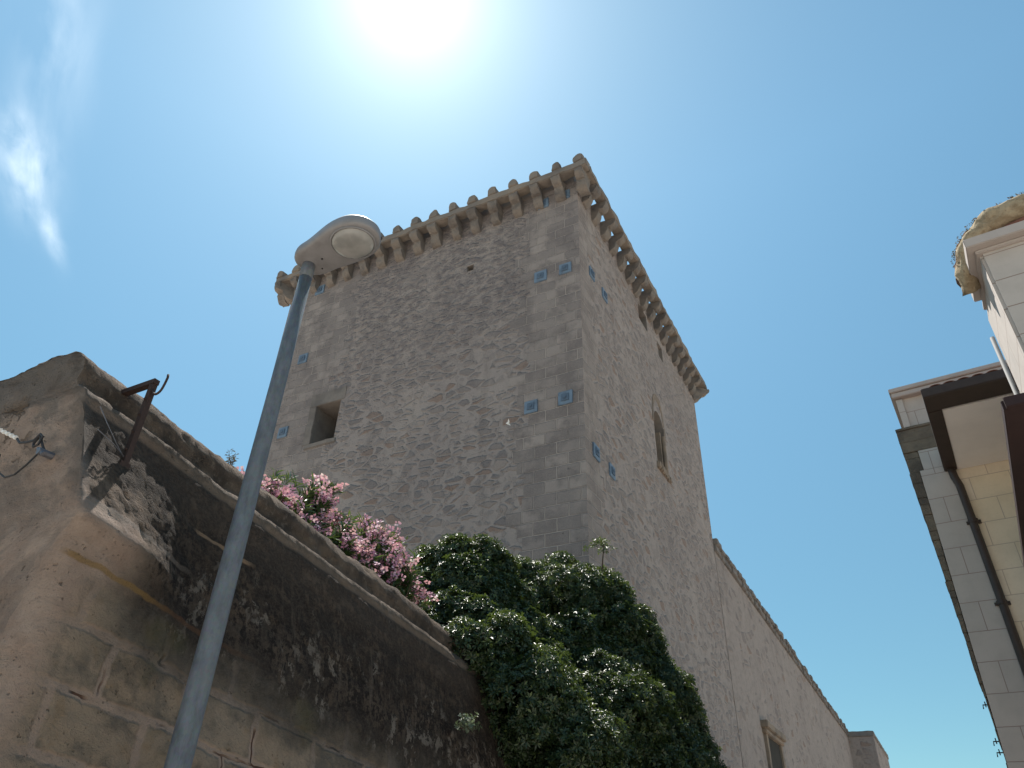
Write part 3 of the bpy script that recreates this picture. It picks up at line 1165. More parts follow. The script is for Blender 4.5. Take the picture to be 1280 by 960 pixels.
    for y in (WY + 0.03, 10.4):
        dz = SL * (y - WY)
        vs += [(-8.4, y, -1.6), (-4.72, y, -1.6), (-4.72, y, 4.27 + dz), (-8.4, y, 4.27 + dz)]
    k.add(vs, [(0, 1, 2, 3), (4, 7, 6, 5), (0, 4, 5, 1), (1, 5, 6, 2), (0, 3, 7, 4)])
    k.build('wall_core', M_dressed, t)
    N2 = NT('garden_soil')
    ob = N2.obj()
    c2 = N2.mix(N2.noise(ob, 3.0, 6.0), (0.10, 0.075, 0.05), (0.18, 0.14, 0.09))
    N2.bump(N2.noise(ob, 20.0), 0.8, 0.04)
    soil = N2.base(c2, 1.0, 0.1)
    g = MB()
    ya, yb, yc = WY + 0.2, 10.4, 14.4
    g.add([(-8.4, ya, 4.28 + SL * (ya - WY)), (-4.5, ya, 4.28 + SL * (ya - WY)), (-4.5, yb, 4.28 + SL * (yb - WY)), (-8.4, yb, 4.28 + SL * (yb - WY)),
           (-4.5, yc, 2.4), (-16, yc, 2.4), (-16, ya, 4.28)],
          [(0, 1, 2, 3), (3, 2, 4, 5), (0, 3, 5, 6)])
    struct(g.build('garden_terrace', soil, fix=False))
    return o


make_garden_wall()

# ------------------------------------------------------------------ iron bracket, cable on the wall
M_rust = paint('rusty_iron', (0.045, 0.028, 0.024), 0.8, 0.0, 0.5, 30.0, 0.3, 0.004)
M_cable = paint('dark_cable', (0.03, 0.028, 0.03), 0.6, 0.0, 0.3, 30.0)
M_white = paint('white_plastic', (0.75, 0.73, 0.70), 0.5, 0.0, 0.1, 30.0)
M_bolt = paint('galvanised_bolt', (0.16, 0.16, 0.18), 0.5, 0.6, 0.3, 40.0)


def make_bracket():
    y = 2.245
    t = thing('wall_bracket', 'rusty iron bracket with a small hook fixed to the top of the black-stained wall', 'bracket', (-3.78, y, 3.55))
    b = MB()
    b.box(-3.812, -3.776, y - 0.012, y + 0.022, 3.50, 4.085)
    b.box(-3.90, -3.775, y - 0.03, y + 0.035, 3.50, 3.535)
    for z in (3.62, 3.74, 3.86, 3.97):
        b.tube([(-3.794, y - 0.022, z), (-3.794, y - 0.0125, z)], 0.008, 8)
    b.build('upright', M_rust, t)
    b = MB()
    b.box(-4.09, -3.772, y - 0.015, y + 0.025, 4.087, 4.120)
    b.build('arm', M_rust, t)
    h = MB()
    pts = []
    for k in range(9):
        a = math.pi * (1.15 + 0.75 * k / 8)
        pts.append((-3.725 + 0.045 * math.cos(a), y, 4.045 + 0.05 * math.sin(a)))
    pts += [(-3.674, y, 4.06), (-3.668, y, 4.10), (-3.672, y, 4.125)]
    h.tube([(-3.775, y, 4.04)] + pts, 0.0075, 8)
    h.build('hook', M_rust, t, smooth=True)
    w = MB()
    w.tube([(-3.80, y, 3.56), (-3.78, y - 0.10, 3.62), (-3.77, y - 0.19, 3.69), (-3.80, y - 0.25, 3.78)], 0.003, 5)
    w.tube([(-3.80, y, 3.57), (-3.75, y - 0.12, 3.585), (-3.75, y - 0.24, 3.62)], 0.003, 5)
    w.build('tie_wire', M_bolt, t)


make_bracket()


def make_cable():
    y = WY - 0.045
    t = thing('hanging_cable', 'thin cable with a knotted loop and bolt on the pale end of the old wall', 'cable', (-4.2, y, 3.5))
    c = MB()
    c.tube([(-7.6, y - 0.05, 5.0), (-5.5, y - 0.02, 4.18), (-4.68, y, 3.81), (-4.36, y, 3.655)], 0.006, 6)
    for k in range(5):
        f = k / 4
        p = Vector((-4.60, y - 0.005, 3.77)).lerp(Vector((-4.38, y - 0.005, 3.665)), f)
        c.tube([p, p + Vector((0.03, -0.004, -0.012))], 0.013, 6)
    c.build('insulated_end', M_white, t)
    c = MB()
    c.tube([(-4.36, y, 3.655), (-4.28, y - 0.01, 3.60), (-4.20, y - 0.01, 3.585), (-4.13, y - 0.012, 3.58), (-4.085, y - 0.015, 3.61), (-4.05, y - 0.015, 3.585),
            (-4.06, y - 0.015, 3.535), (-4.10, y - 0.015, 3.53), (-4.12, y - 0.012, 3.56), (-4.09, y - 0.01, 3.60), (-4.03, y, 3.52), (-3.985, y + 0.01, 3.47)], 0.0075, 6)
    c.tube([(-4.03, y, 3.50), (-4.07, y - 0.02, 3.41), (-4.13, y - 0.03, 3.355), (-4.22, y - 0.03, 3.355), (-4.32, y - 0.03, 3.41), (-4.40, y - 0.02, 3.50), (-4.44, y - 0.01, 3.56)], 0.0055, 6)
    c.build('cable_loop', M_cable, t)
    b = MB()
    b.tube([(-4.0, y - 0.03, 3.475), (-3.99, y + 0.05, 3.475)], 0.022, 8)
    b.tube([(-4.03, y - 0.018, 3.50), (-3.96, y - 0.018, 3.45)], 0.012, 6)
    b.build('bolt', M_bolt, t)


make_cable()


# ------------------------------------------------------------------ street lamp
def make_lamp():
    N = NT('galvanised_pole')
    o = N.obj()
    a = N.noise(N.scale(o, (1, 1, 0.25)), 30.0, 5.0, 0.7)
    a2 = N.noise(o, 3.0, 4.0)
    v = N.vor(o, 60.0, 'F1')['Color']
    col = N.mix(N.step(a, 0.35, 0.7), (0.135, 0.155, 0.18), (0.085, 0.098, 0.115))
    col = N.mix(N.step(a2, 0.45, 0.7, 0, 0.5), col, (0.165, 0.18, 0.195))
    col = N.mix(0.15, col, v, 'MULTIPLY')
    N.bump(a, 0.2, 0.003)
    M_pole = N.base(col, 0.62, 0.4, 0.1)
    px, py = -3.225, 2.690
    gz = ground_z(py)
    t = thing('street_lamp', 'grey metal street lamp with cobra head in front of the old wall and tower', 'street lamp', (px, py, gz - 0.1))
    p = MB()
    zs = [gz - 0.1, 0.6, 2.0, 3.3, 4.3, 5.13]
    rs = [0.068, 0.066, 0.0615, 0.0545, 0.049, 0.0445]
    p.tube([(px + 0.012 * (z / 5.0), py + 0.014 * (z / 5.0), z) for z in zs], rs, 24)
    p.build('pole', M_pole, t, smooth=True)
    px, py = px + 0.0125, py + 0.0145
    zz = 5.30
    M_head = paint('aged_light_grey_housing', (0.215, 0.212, 0.22), 0.5, 0.0, 0.45, 7.0, 0.35)
    N = NT('frosted_bowl')
    ob = N.obj()
    N.put(N.b.inputs['Base Color'], N.mix(N.step(N.noise(ob, 6.0, 3.0), 0.4, 0.7), (0.43, 0.43, 0.42), (0.31, 0.315, 0.31)))
    N.b.inputs['Roughness'].default_value = 0.22
    N.b.inputs['Transmission Weight'].default_value = 0.35
    N.b.inputs['Specular IOR Level'].default_value = 0.5
    M_bowl = N.m
    # axis of the head
    A = Vector((0.62, -0.045, 0.02)).normalized()
    B = Vector((-A.y, A.x, 0)).normalized()
    U = A.cross(B)
    org = Vector((px, py, zz))

    def at(s, w, h):
        return org + A * s + B * w + U * h
    # outline half-width along the axis
    def hw(s):
        if s < 0.06:
            f = min((s + 0.085) / 0.145, 1)
            return 0.138 * max(0.0, 1 - (1 - f) ** 2.4) ** 0.45 + 0.004
        if s < 0.38:
            f = (s - 0.06) / 0.32
            f = f * f * (3 - 2 * f)
            return 0.142 + 0.036 * f
        f = (s - 0.38) / 0.25
        return 0.178 * math.sqrt(max(0.0, 1 - f ** 2.4))

    def top_h(s):
        f = (s + 0.085) / 0.715
        return 0.055 + 0.085 * math.sin(math.pi * min(max(f, 0.03), 0.985)) ** 0.6 * (0.55 + 0.6 * f)
    NS, NW = 40, 20
    ss = [-0.084 + 0.712 * (0.5 - 0.5 * math.cos(math.pi * i / NS)) for i in range(NS + 1)]
    h = MB()
    vs, fs = [], []
    for s in ss:
        w = hw(s)
        H = top_h(s)
        n = NW
        for k in range(n):
            th = 2 * math.pi * k / n
            c, sn = math.cos(th), math.sin(th)
            if sn >= 0:
                vs.append(at(s, w * math.copysign(abs(c) ** 0.8, c), H * (w / 0.179) ** 0.4 * abs(sn) ** 0.75))
            else:
                vs.append(at(s, w * math.copysign(abs(c) ** 0.35, c), -0.045 * (w / 0.179) ** 0.25 * abs(sn) ** 0.45))
    for i in range(NS):
        for k in range(NW):
            k2 = (k + 1) % NW
            fs.append((i * NW + k, i * NW + k2, (i + 1) * NW + k2, (i + 1) * NW + k))
    fs.append(tuple(range(NW)))
    fs.append(tuple(NS * NW + k for k in range(NW)))
    h.add(vs, fs)
    head = h.build('lamp_head', M_head, t, smooth=True)
    # seam, screws
    for (q0, q1, rr, nm) in ((at(0.13, 0.0, -0.050), at(0.13, 0.0, -0.042), 0.007, 'screw'),
                             (at(0.57, 0.085, -0.03), at(0.60, 0.095, 0.0), 0.012, 'latch'),
                             (at(0.06, 0.075, -0.047), at(0.06, 0.075, -0.04), 0.006, 'screw')):
        d = MB()
        d.tube([q0, q1], rr, 8)
        d.build(nm, M_cable, head)
    # bowl glass with rim
    cx, ra, rb = 0.425, 0.155, 0.142
    b = MB()
    nr, ns = 10, 40
    vs = [at(cx, 0, -0.046 - 0.050)]
    for i in range(1, nr + 1):
        r = i / nr
        for k in range(ns):
            th = 2 * math.pi * k / ns
            vs.append(at(cx + ra * r * math.cos(th), rb * r * math.sin(th), -0.046 - 0.050 * math.sqrt(max(0, 1 - r * r))))
    fs = [(0, 1 + k, 1 + (k + 1) % ns) for k in range(ns)]
    for i in range(nr - 1):
        for k in range(ns):
            k2 = (k + 1) % ns
            fs.append((1 + i * ns + k, 1 + (i + 1) * ns + k, 1 + (i + 1) * ns + k2, 1 + i * ns + k2))
    b.add(vs, fs)
    b.build('lamp_glass', M_bowl, head, smooth=True)
    r_ = MB()
    pts = [at(cx + (ra + 0.006) * math.cos(2 * math.pi * k / 48), (rb + 0.006) * math.sin(2 * math.pi * k / 48), -0.047) for k in range(49)]
    r_.tube(pts, 0.007, 8, caps=False)
    r_.build('rim', M_head, head, smooth=True)
    # spigot between pole and head
    s = MB()
    s.tube([(px, py, 5.131), (px, py, 5.29)], [0.0475, 0.046], 20)
    s.build('spigot', M_pole, t, smooth=True)


make_lamp()


# ------------------------------------------------------------------ foliage
def leaf_mesh(name, pos, direction, length, width, normal, mats, mat_idx=None, fold=0.25):
    """four-vertex folded leaves; arrays of shape (n,3)"""
    n = len(pos)
    side = np.cross(direction, normal)
    side /= np.linalg.norm(side, axis=1, keepdims=True) + 1e-9
    nn = np.cross(side, direction)
    L = length[:, None]
    Wd = width[:, None]
    b = pos
    tip = pos + direction * L - nn * L * 0.10
    m1 = pos + direction * L * 0.55 + side * Wd * 0.5 + nn * Wd * fold
    m2 = pos + direction * L * 0.55 - side * Wd * 0.5 + nn * Wd * fold
    V = np.stack([b, m1, tip, m2], 1).reshape(-1, 3)
    me = bpy.data.meshes.new(name)
    me.vertices.add(4 * n)
    me.vertices.foreach_set('co', V.astype(np.float32).ravel())
    idx = np.arange(n) * 4
    tri = np.stack([idx, idx + 1, idx + 2, idx, idx + 2, idx + 3], 1).reshape(-1)
    me.loops.add(6 * n)
    me.loops.foreach_set('vertex_index', tri.astype(np.int32))
    me.polygons.add(2 * n)
    me.polygons.foreach_set('loop_start', (np.arange(2 * n) * 3).astype(np.int32))
    for m in mats:
        me.materials.append(m)
    if mat_idx is not None:
        me.polygons.foreach_set('material_index', np.repeat(mat_idx, 2).astype(np.int32))
    me.update()
    me.validate()
    return me


def unit(a):
    return a / (np.linalg.norm(a, axis=1, keepdims=True) + 1e-9)


def leaf_material(name, c1, c2, c3, rough=0.32, trans=0.25, spec=0.5):
    N = NT(name)
    g = N.n('ShaderNodeNewGeometry')
    r = g.outputs['Random Per Island']
    col = N.mix(r, c1, c2)
    col = N.mix(N.step(r, 0.86, 0.92), col, c3)
    N.base(col, rough, spec)
    tr = N.n('ShaderNodeBsdfTranslucent')
    N.put(tr.inputs['Color'], N.mix(0.5, col, (0.16, 0.22, 0.03)))
    mx = N.n('ShaderNodeMixShader')
    mx.inputs[0].default_value = trans
    N.t.links.new(N.b.outputs[0], mx.inputs[1])
    N.t.links.new(tr.outputs[0], mx.inputs[2])
    N.t.links.new(mx.outputs[0], N.out.inputs[0])
    return N.m


M_leaf = leaf_material('glossy_evergreen_leaf', (0.020, 0.038, 0.017), (0.040, 0.066, 0.024), (0.085, 0.115, 0.035), 0.44, 0.22)
M_oleaf = leaf_material('oleander_leaf', (0.045, 0.085, 0.035), (0.08, 0.13, 0.045), (0.12, 0.17, 0.05), 0.38, 0.22)
M_flower = leaf_material('pink_petal', (0.70, 0.28, 0.43), (0.82, 0.47, 0.60), (0.90, 0.68, 0.75), 0.6, 0.35, 0.2)
M_wood = paint('brown_twig_bark', (0.09, 0.065, 0.045), 0.9, 0.0, 0.4, 20.0, 0.2)


def rosettes(centers, normals, n_leaf, l0, l1, wr, spread):
    k = len(centers)
    c = np.repeat(centers, n_leaf, 0)
    a = np.repeat(normals, n_leaf, 0)
    ref = np.where(np.abs(a[:, 2:3]) < 0.9, np.array([[0, 0, 1.0]]), np.array([[1.0, 0, 0]]))
    e1 = unit(np.cross(a, ref))
    e2 = np.cross(a, e1)
    ang = np.tile(np.arange(n_leaf) * 2.399, k) + np.repeat(rng.uniform(0, 6.28, k), n_leaf)
    el = rng.uniform(spread[0], spread[1], k * n_leaf)
    rad = e1 * np.cos(ang)[:, None] + e2 * np.sin(ang)[:, None]
    d = unit(a * np.sin(el)[:, None] + rad * np.cos(el)[:, None])
    nrm = unit(a * np.cos(el)[:, None] - rad * np.sin(el)[:, None])
    L = rng.uniform(l0, l1, k * n_leaf)
    return c + d * 0.008, d, L, L * wr * rng.uniform(0.85, 1.15, k * n_leaf), nrm


def shrub(name, label, cat, blobs, base, density, sub_r, stems, extra=None):
    """blobs: (cx,cy,cz, rx,ry,rz)"""
    C_, Nn = [], []
    BL = np.array(blobs)
    cs, ns = [], []
    # lumps scattered on the big masses, then rosettes on the lumps
    lumps = []
    for (cx, cy, cz, rx, ry, rz) in blobs:
        area = 4 * math.pi * ((rx * ry) ** 1.6 / 3 + (rx * rz) ** 1.6 / 3 + (ry * rz) ** 1.6 / 3) ** (1 / 1.6)
        m = int(area / (sub_r * sub_r) * 1.1)
        d = unit(rng.normal(size=(m, 3)))
        P = np.array([cx, cy, cz]) + d * np.array([rx, ry, rz]) * rng.uniform(0.86, 1.0, (m, 1))
        for p, q in zip(P, d):
            lumps.append((*p, *q, sub_r * rng.uniform(0.6, 1.35)))
    LP = np.array(lumps)
    inside = np.zeros(len(LP), bool)
    for (cx, cy, cz, rx, ry, rz) in blobs:
        e = ((LP[:, :3] - [cx, cy, cz]) / [rx, ry, rz])
        inside |= (e ** 2).sum(1) < 0.60
    LP = LP[~inside]
    for row in LP:
        p, q, r = row[:3], row[3:6], row[6]
        m = max(6, int(2.4 * math.pi * r * r * density))
        d = unit(rng.normal(size=(m, 3)) + q * 0.5 + np.array([0, 0, 0.45]))
        f = rng.uniform(0.72, 1.06, (m, 1))
        cs.append(p + d * r * f)
        ns.append(unit(d + np.array([0, 0, 0.35]) + rng.normal(size=(m, 3)) * 0.35))
    # inner leaves so that the mass is closed
    for (cx, cy, cz, rx, ry, rz) in blobs:
        m = int(90 * rx * ry * rz * 4.2 + 60)
        d = unit(rng.normal(size=(m, 3)))
        cs.append(np.array([cx, cy, cz]) + d * np.array([rx, ry, rz]) * rng.uniform(0.6, 0.92, (m, 1)))
        ns.append(unit(d + rng.normal(size=(m, 3)) * 0.5))
    if extra is not None:
        cs.append(extra[0])
        ns.append(extra[1])
    C_ = np.concatenate(cs)
    Nn = np.concatenate(ns)
    t = thing(name, label, cat, base)
    pos, d, L, Wd, nr = rosettes(C_, Nn, 8, 0.036, 0.066, 0.40, (-0.15, 0.75))
    me = leaf_mesh('foliage', pos, d, L, Wd, nr, [M_leaf])
    link('foliage', me, t)
    s = MB()
    for st in stems:
        s.tube(st[0], st[1], 7)
    s.build('stem', M_wood, t, smooth=True)
    return t, len(pos)


# main evergreen hanging over the end of the wall, and its smaller neighbour
spr_c = np.array([-3.60, 9.55, 5.72])
spr = spr_c + rng.normal(size=(26, 3)) * np.array([0.12, 0.1, 0.05])
shrub('evergreen_shrub', 'large dark glossy evergreen shrub spilling down beside the old wall at the bottom centre', 'shrub',
      [(-4.45, 9.4, 4.35, 0.95, 0.9, 0.95), (-3.92, 9.9, 4.15, 0.74, 0.9, 0.98), (-3.42, 10.3, 3.15, 0.66, 0.85, 1.05),
       (-3.12, 10.6, 2.15, 0.62, 0.85, 1.1), (-4.3, 8.75, 3.55, 0.95, 0.8, 0.85), (-3.9, 9.1, 2.6, 1.0, 0.9, 1.1),
       (-3.3, 9.9, 1.4, 1.1, 1.1, 1.5), (-3.3, 10.5, 0.3, 1.2, 1.2, 1.6), (-4.2, 8.1, 3.25, 0.62, 0.6, 0.55), (-3.90, 6.95, 3.50, 0.36, 0.42, 0.28), (-3.62, 7.1, 3.05, 0.40, 0.45, 0.40),
       (-3.28, 7.42, 2.50, 0.40, 0.5, 0.46), (-2.92, 7.9, 1.75, 0.5, 0.55, 0.6), (-3.75, 7.8, 3.1, 0.55, 0.55, 0.5),
       (-3.45, 8.5, 3.05, 0.70, 0.7, 0.62), (-3.35, 8.9, 2.1, 0.75, 0.75, 0.95), (-3.15, 9.4, 2.1, 0.72, 0.8, 1.1)],
      (-3.6, 10.0, ground_z(10)), 215, 0.25,
      [([(-3.6, 10.0, ground_z(10) - 0.1), (-3.5, 10.1, 0.6), (-3.6, 9.9, 2.2), (-3.9, 9.7, 3.8)], [0.14, 0.12, 0.09, 0.04]),
       ([(-3.5, 10.1, 0.6), (-3.1, 10.3, 1.9), (-3.2, 10.2, 3.3)], [0.09, 0.07, 0.03]),
       ([(-3.75, 9.65, 4.9), (-3.66, 9.58, 5.3), (-3.60, 9.55, 5.7)], [0.02, 0.014, 0.008])],
      (spr, unit(rng.normal(size=(26, 3)) * 0.5 + [0, 0, 1.0])))
shrub('evergreen_shrub', 'smaller rounded dark evergreen shrub between the pink flowers and the larger evergreen mass', 'shrub',
      [(-5.05, 7.95, 4.55, 0.72, 0.62, 0.62), (-4.75, 8.05, 4.05, 0.75, 0.65, 0.60), (-4.65, 7.35, 3.75, 0.58, 0.5, 0.45)],
      (-4.9, 8.0, 3.5), 215, 0.22,
      [([(-4.9, 8.0, 3.3), (-4.95, 7.95, 3.9), (-5.0, 7.9, 4.5)], [0.06, 0.05, 0.02])])


def oleander(label, base, sprays, seed):
    """sprays: (base point offset, tip) - each a cane with leaves, most ending in blossom"""
    t = thing('oleander', label, 'flowering shrub', base, group='oleanders behind the wall')
    r = np.random.default_rng(seed)
    s = MB()
    P, D, L, W_, NN = [], [], [], [], []
    FC = []
    for (root, tip, bloom) in sprays:
        root, tip = np.array(root), np.array(tip)
        bend = r.normal(size=3) * 0.06
        pts = []
        for k in range(7):
            f = k / 6
            pts.append(root + (tip - root) * f + bend * math.sin(math.pi * f) + np.array([0, 0, 0.05 * math.sin(math.pi * f)]))
        s.tube(pts, [0.010 - 0.0012 * k for k in range(7)], 5)
        axis = (tip - root) / np.linalg.norm(tip - root)
        nl = int(np.linalg.norm(tip - root) * 75)
        for q in range(nl):
            f = r.uniform(0.25, 1.0)
            i = min(int(f * 6), 5)
            p = pts[i] + (pts[i + 1] - pts[i]) * (f * 6 - i)
            rd = r.normal(size=3)
            rd -= axis * rd.dot(axis)
            rd /= np.linalg.norm(rd)
            d = axis * r.uniform(0.4, 1.0) + rd * 0.9
            P.append(p)
            D.append(d / np.linalg.norm(d))
            L.append(r.uniform(0.09, 0.15))
            W_.append(r.uniform(0.018, 0.026))
            NN.append(axis - rd * 0.2 + r.normal(size=3) * 0.3)
        if bloom:
            nf = r.integers(9, 17)
            FC.append(tip + r.normal(size=(nf, 3)) * np.array([0.055, 0.055, 0.05]))
    s.build('stem', M_wood, t, smooth=True)
    me = leaf_mesh('foliage', np.array(P), np.array(D), np.array(L), np.array(W_), unit(np.array(NN)), [M_oleaf], fold=0.12)
    link('foliage', me, t)
    fc = np.concatenate(FC)
    fn = unit(r.normal(size=fc.shape) * 0.7 + np.array([0.35, -0.6, 0.35]))
    pos, d, l, w, nr = rosettes(fc, fn, 5, 0.029, 0.041, 0.85, (0.1, 0.55))
    me = leaf_mesh('blossom', pos, d, l, w, nr, [M_flower], fold=0.05)
    b = link('blossom', me, t)
    b['kind'] = 'stuff'


def sprays_on(curve, n, seed, dz_root, r0=0.30, droop=0.2, low=0.5, bloom_p=0.8):
    """tips spread in a band under the given crest line (list of x,y,z points)"""
    r = np.random.default_rng(seed)
    out = []
    cv = np.array(curve)
    for _ in range(n):
        f = r.uniform(0, len(cv) - 1.001)
        i = int(f)
        crest = cv[i] + (cv[i + 1] - cv[i]) * (f - i)
        depth = r.uniform(0, 1) ** 1.3 * low
        tip = crest + np.array([depth * 0.45 + r.uniform(-0.25, 0.08), r.uniform(-0.12, 0.22), -depth])
        root = np.array([tip[0] - 0.35 + r.uniform(-0.15, 0.1), tip[1] + r.uniform(-0.25, 0.25), tip[2] - dz_root * r.uniform(0.7, 1.0)])
        out.append((root, tip, r.uniform() < bloom_p))
    return out


oleander('pink flowering oleander nearest the lamp pole, above the coping of the old wall', (-4.95, 4.5, 3.8),
         sprays_on([(-4.80, 3.80, 4.36), (-4.75, 4.08, 4.56), (-4.75, 4.24, 4.70), (-4.75, 4.61, 4.77), (-4.75, 4.96, 4.78), (-4.75, 5.20, 4.62)],
                   100, 11, 0.7, low=0.60, bloom_p=0.60), 21)
oleander('pink flowering oleander farther along the wall, touching the dark evergreen', (-4.9, 6.0, 3.6),
         sprays_on([(-4.75, 5.30, 4.50), (-4.75, 5.50, 4.58), (-4.75, 5.71, 4.74), (-4.75, 6.02, 4.76), (-4.75, 6.20, 4.66), (-4.75, 6.36, 4.50)],
                   95, 12, 0.7, low=0.60, bloom_p=0.60), 22)


def small_plant(name, label, cat, base, n, l0, l1, spread, mat, wr=0.2, up=(0, 0, 1)):
    t = thing(name, label, cat, base)
    b = np.array(base)
    s = MB()
    cs, ns = [], []
    for k in range(n):
        d = rng.normal(size=3) * spread + np.array(up)
        d /= np.linalg.norm(d)
        L = rng.uniform(l0, l1)
        s.tube([b, b + d * L * 0.5 + rng.normal(size=3) * 0.004, b + d * L], [0.003, 0.0025, 0.0015], 5)
        for f in np.linspace(0.35, 1.0, 5):
            cs.append(b + d * L * f)
            ns.append(d)
    s.build('stem', M_wood, t)
    pos, d, l, w, nr = rosettes(np.array(cs), np.array(ns), 4, 0.02, 0.04, wr * 2.2, (0.0, 0.8))
    link('foliage', leaf_mesh('foliage', pos, d, l, w, nr, [mat]), t)


M_sage = leaf_material('grey_green_leaf', (0.10, 0.13, 0.085), (0.15, 0.18, 0.12), (0.2, 0.22, 0.15), 0.6, 0.2)
M_dry = leaf_material('dry_brown_leaf', (0.10, 0.065, 0.05), (0.17, 0.11, 0.08), (0.22, 0.16, 0.11), 0.8, 0.1, 0.2)
small_plant('wall_plant', 'small grey-green caper-like plant rooted in the face of the old wall near the shrub', 'plant',
            (-3.60, 5.93, 2.66), 12, 0.08, 0.16, 0.6, M_sage, 0.3, (0.7, -0.1, 0.6))
small_plant('weed', 'thin dry weed sticking up from the coping just left of the lamp pole', 'weed',
            (-4.24, 3.33, 4.11), 4, 0.07, 0.15, 0.3, M_dry, 0.12)

# ------------------------------------------------------------------ houses on the right
TH = math.radians(4.6)
E1 = Vector((math.cos(TH), -math.sin(TH), 0))
E2 = Vector((math.sin(TH), math.cos(TH), 0))


def hp(a, b, z):
    return E1 * a + E2 * b + Vector((0, 0, z))


def cladding(name, bw, rh, c1, c2, cj):
    N = NT(name)
    uv = N.uv()
    br = N.n('ShaderNodeTexBrick')
    N.put(br.inputs['Vector'], uv)
    br.offset = 0.5
    br.inputs['Color1'].default_value = (*c1, 1)
    br.inputs['Color2'].default_value = (*c2, 1)
    br.inputs['Mortar'].default_value = (*cj, 1)
    br.inputs['Scale'].default_value = 1.0
    br.inputs['Mortar Size'].default_value = 0.006
    br.inputs['Mortar Smooth'].default_value = 0.2
    br.inputs['Brick Width'].default_value = bw
    br.inputs['Row Height'].default_value = rh
    n1 = N.noise(uv, 3.0, 5.0, 0.6)
    n2 = N.noise(uv, 30.0, 4.0, 0.6)
    col = N.mix(N.step(n1, 0.4, 0.7, 0, 0.35), br.outputs['Color'], tuple(x * 0.72 for x in c1))
    col = N.mix(N.step(n2, 0.5, 0.8, 0, 0.15), col, (0.3, 0.26, 0.22))
    N.bump(N.math('SUBTRACT', N.math('MULTIPLY', n2, 0.2), br.outputs['Fac']), 0.4, 0.006)
    return N.base(col, 0.8, 0.25)


M_clad = cladding('cream_stone_cladding', 0.62, 0.40, (0.48, 0.425, 0.385), (0.45, 0.405, 0.37), (0.29, 0.225, 0.20))
M_clad_y = cladding('yellow_tufa_cladding', 0.52, 0.36, (0.72, 0.60, 0.44), (0.70, 0.61, 0.50), (0.46, 0.37, 0.30))
M_clad_n = cladding('pale_tufa_blocks', 0.95, 0.335, (0.47, 0.42, 0.385), (0.44, 0.40, 0.37), (0.25, 0.185, 0.155))
M_trim = paint('pale_trim', (0.42, 0.37, 0.345), 0.75, 0.0, 0.15, 4.0, 0.25, 0.004)
M_soffit = paint('cream_plaster', (0.84, 0.79, 0.75), 0.85, 0.0, 0.12, 2.0, 0.2, 0.004)
M_gutter = paint('dark_brown_gutter', (0.050, 0.034, 0.027), 0.5, 0.0, 0.4, 8.0, 0.35)
M_tile = paint('terracotta', (0.22, 0.095, 0.065), 0.9, 0.0, 0.5, 9.0, 0.2)
M_darkwood = paint('dark_stained_wood', (0.035, 0.018, 0.017), 0.6, 0.0, 0.4, 6.0, 0.3)
M_zinc = paint('dull_zinc', (0.16, 0.16, 0.16), 0.75, 0.0, 0.3, 20.0)
M_oldstone = plain_stone('dark_old_tufa', (0.20, 0.165, 0.125), (0.145, 0.12, 0.095), (0.085, 0.072, 0.062), 3.0, 0.06)


def hbox(b, a0, a1, b0, b1, z0, z1):
    b.box(a0, a1, b0, b1, z0, z1, fn=lambda x, y, z: hp(x, y, z))


def uv_house(me):
    """metres in the house's own frame, after the mesh has been put in the root's frame"""
    box_uv(me)


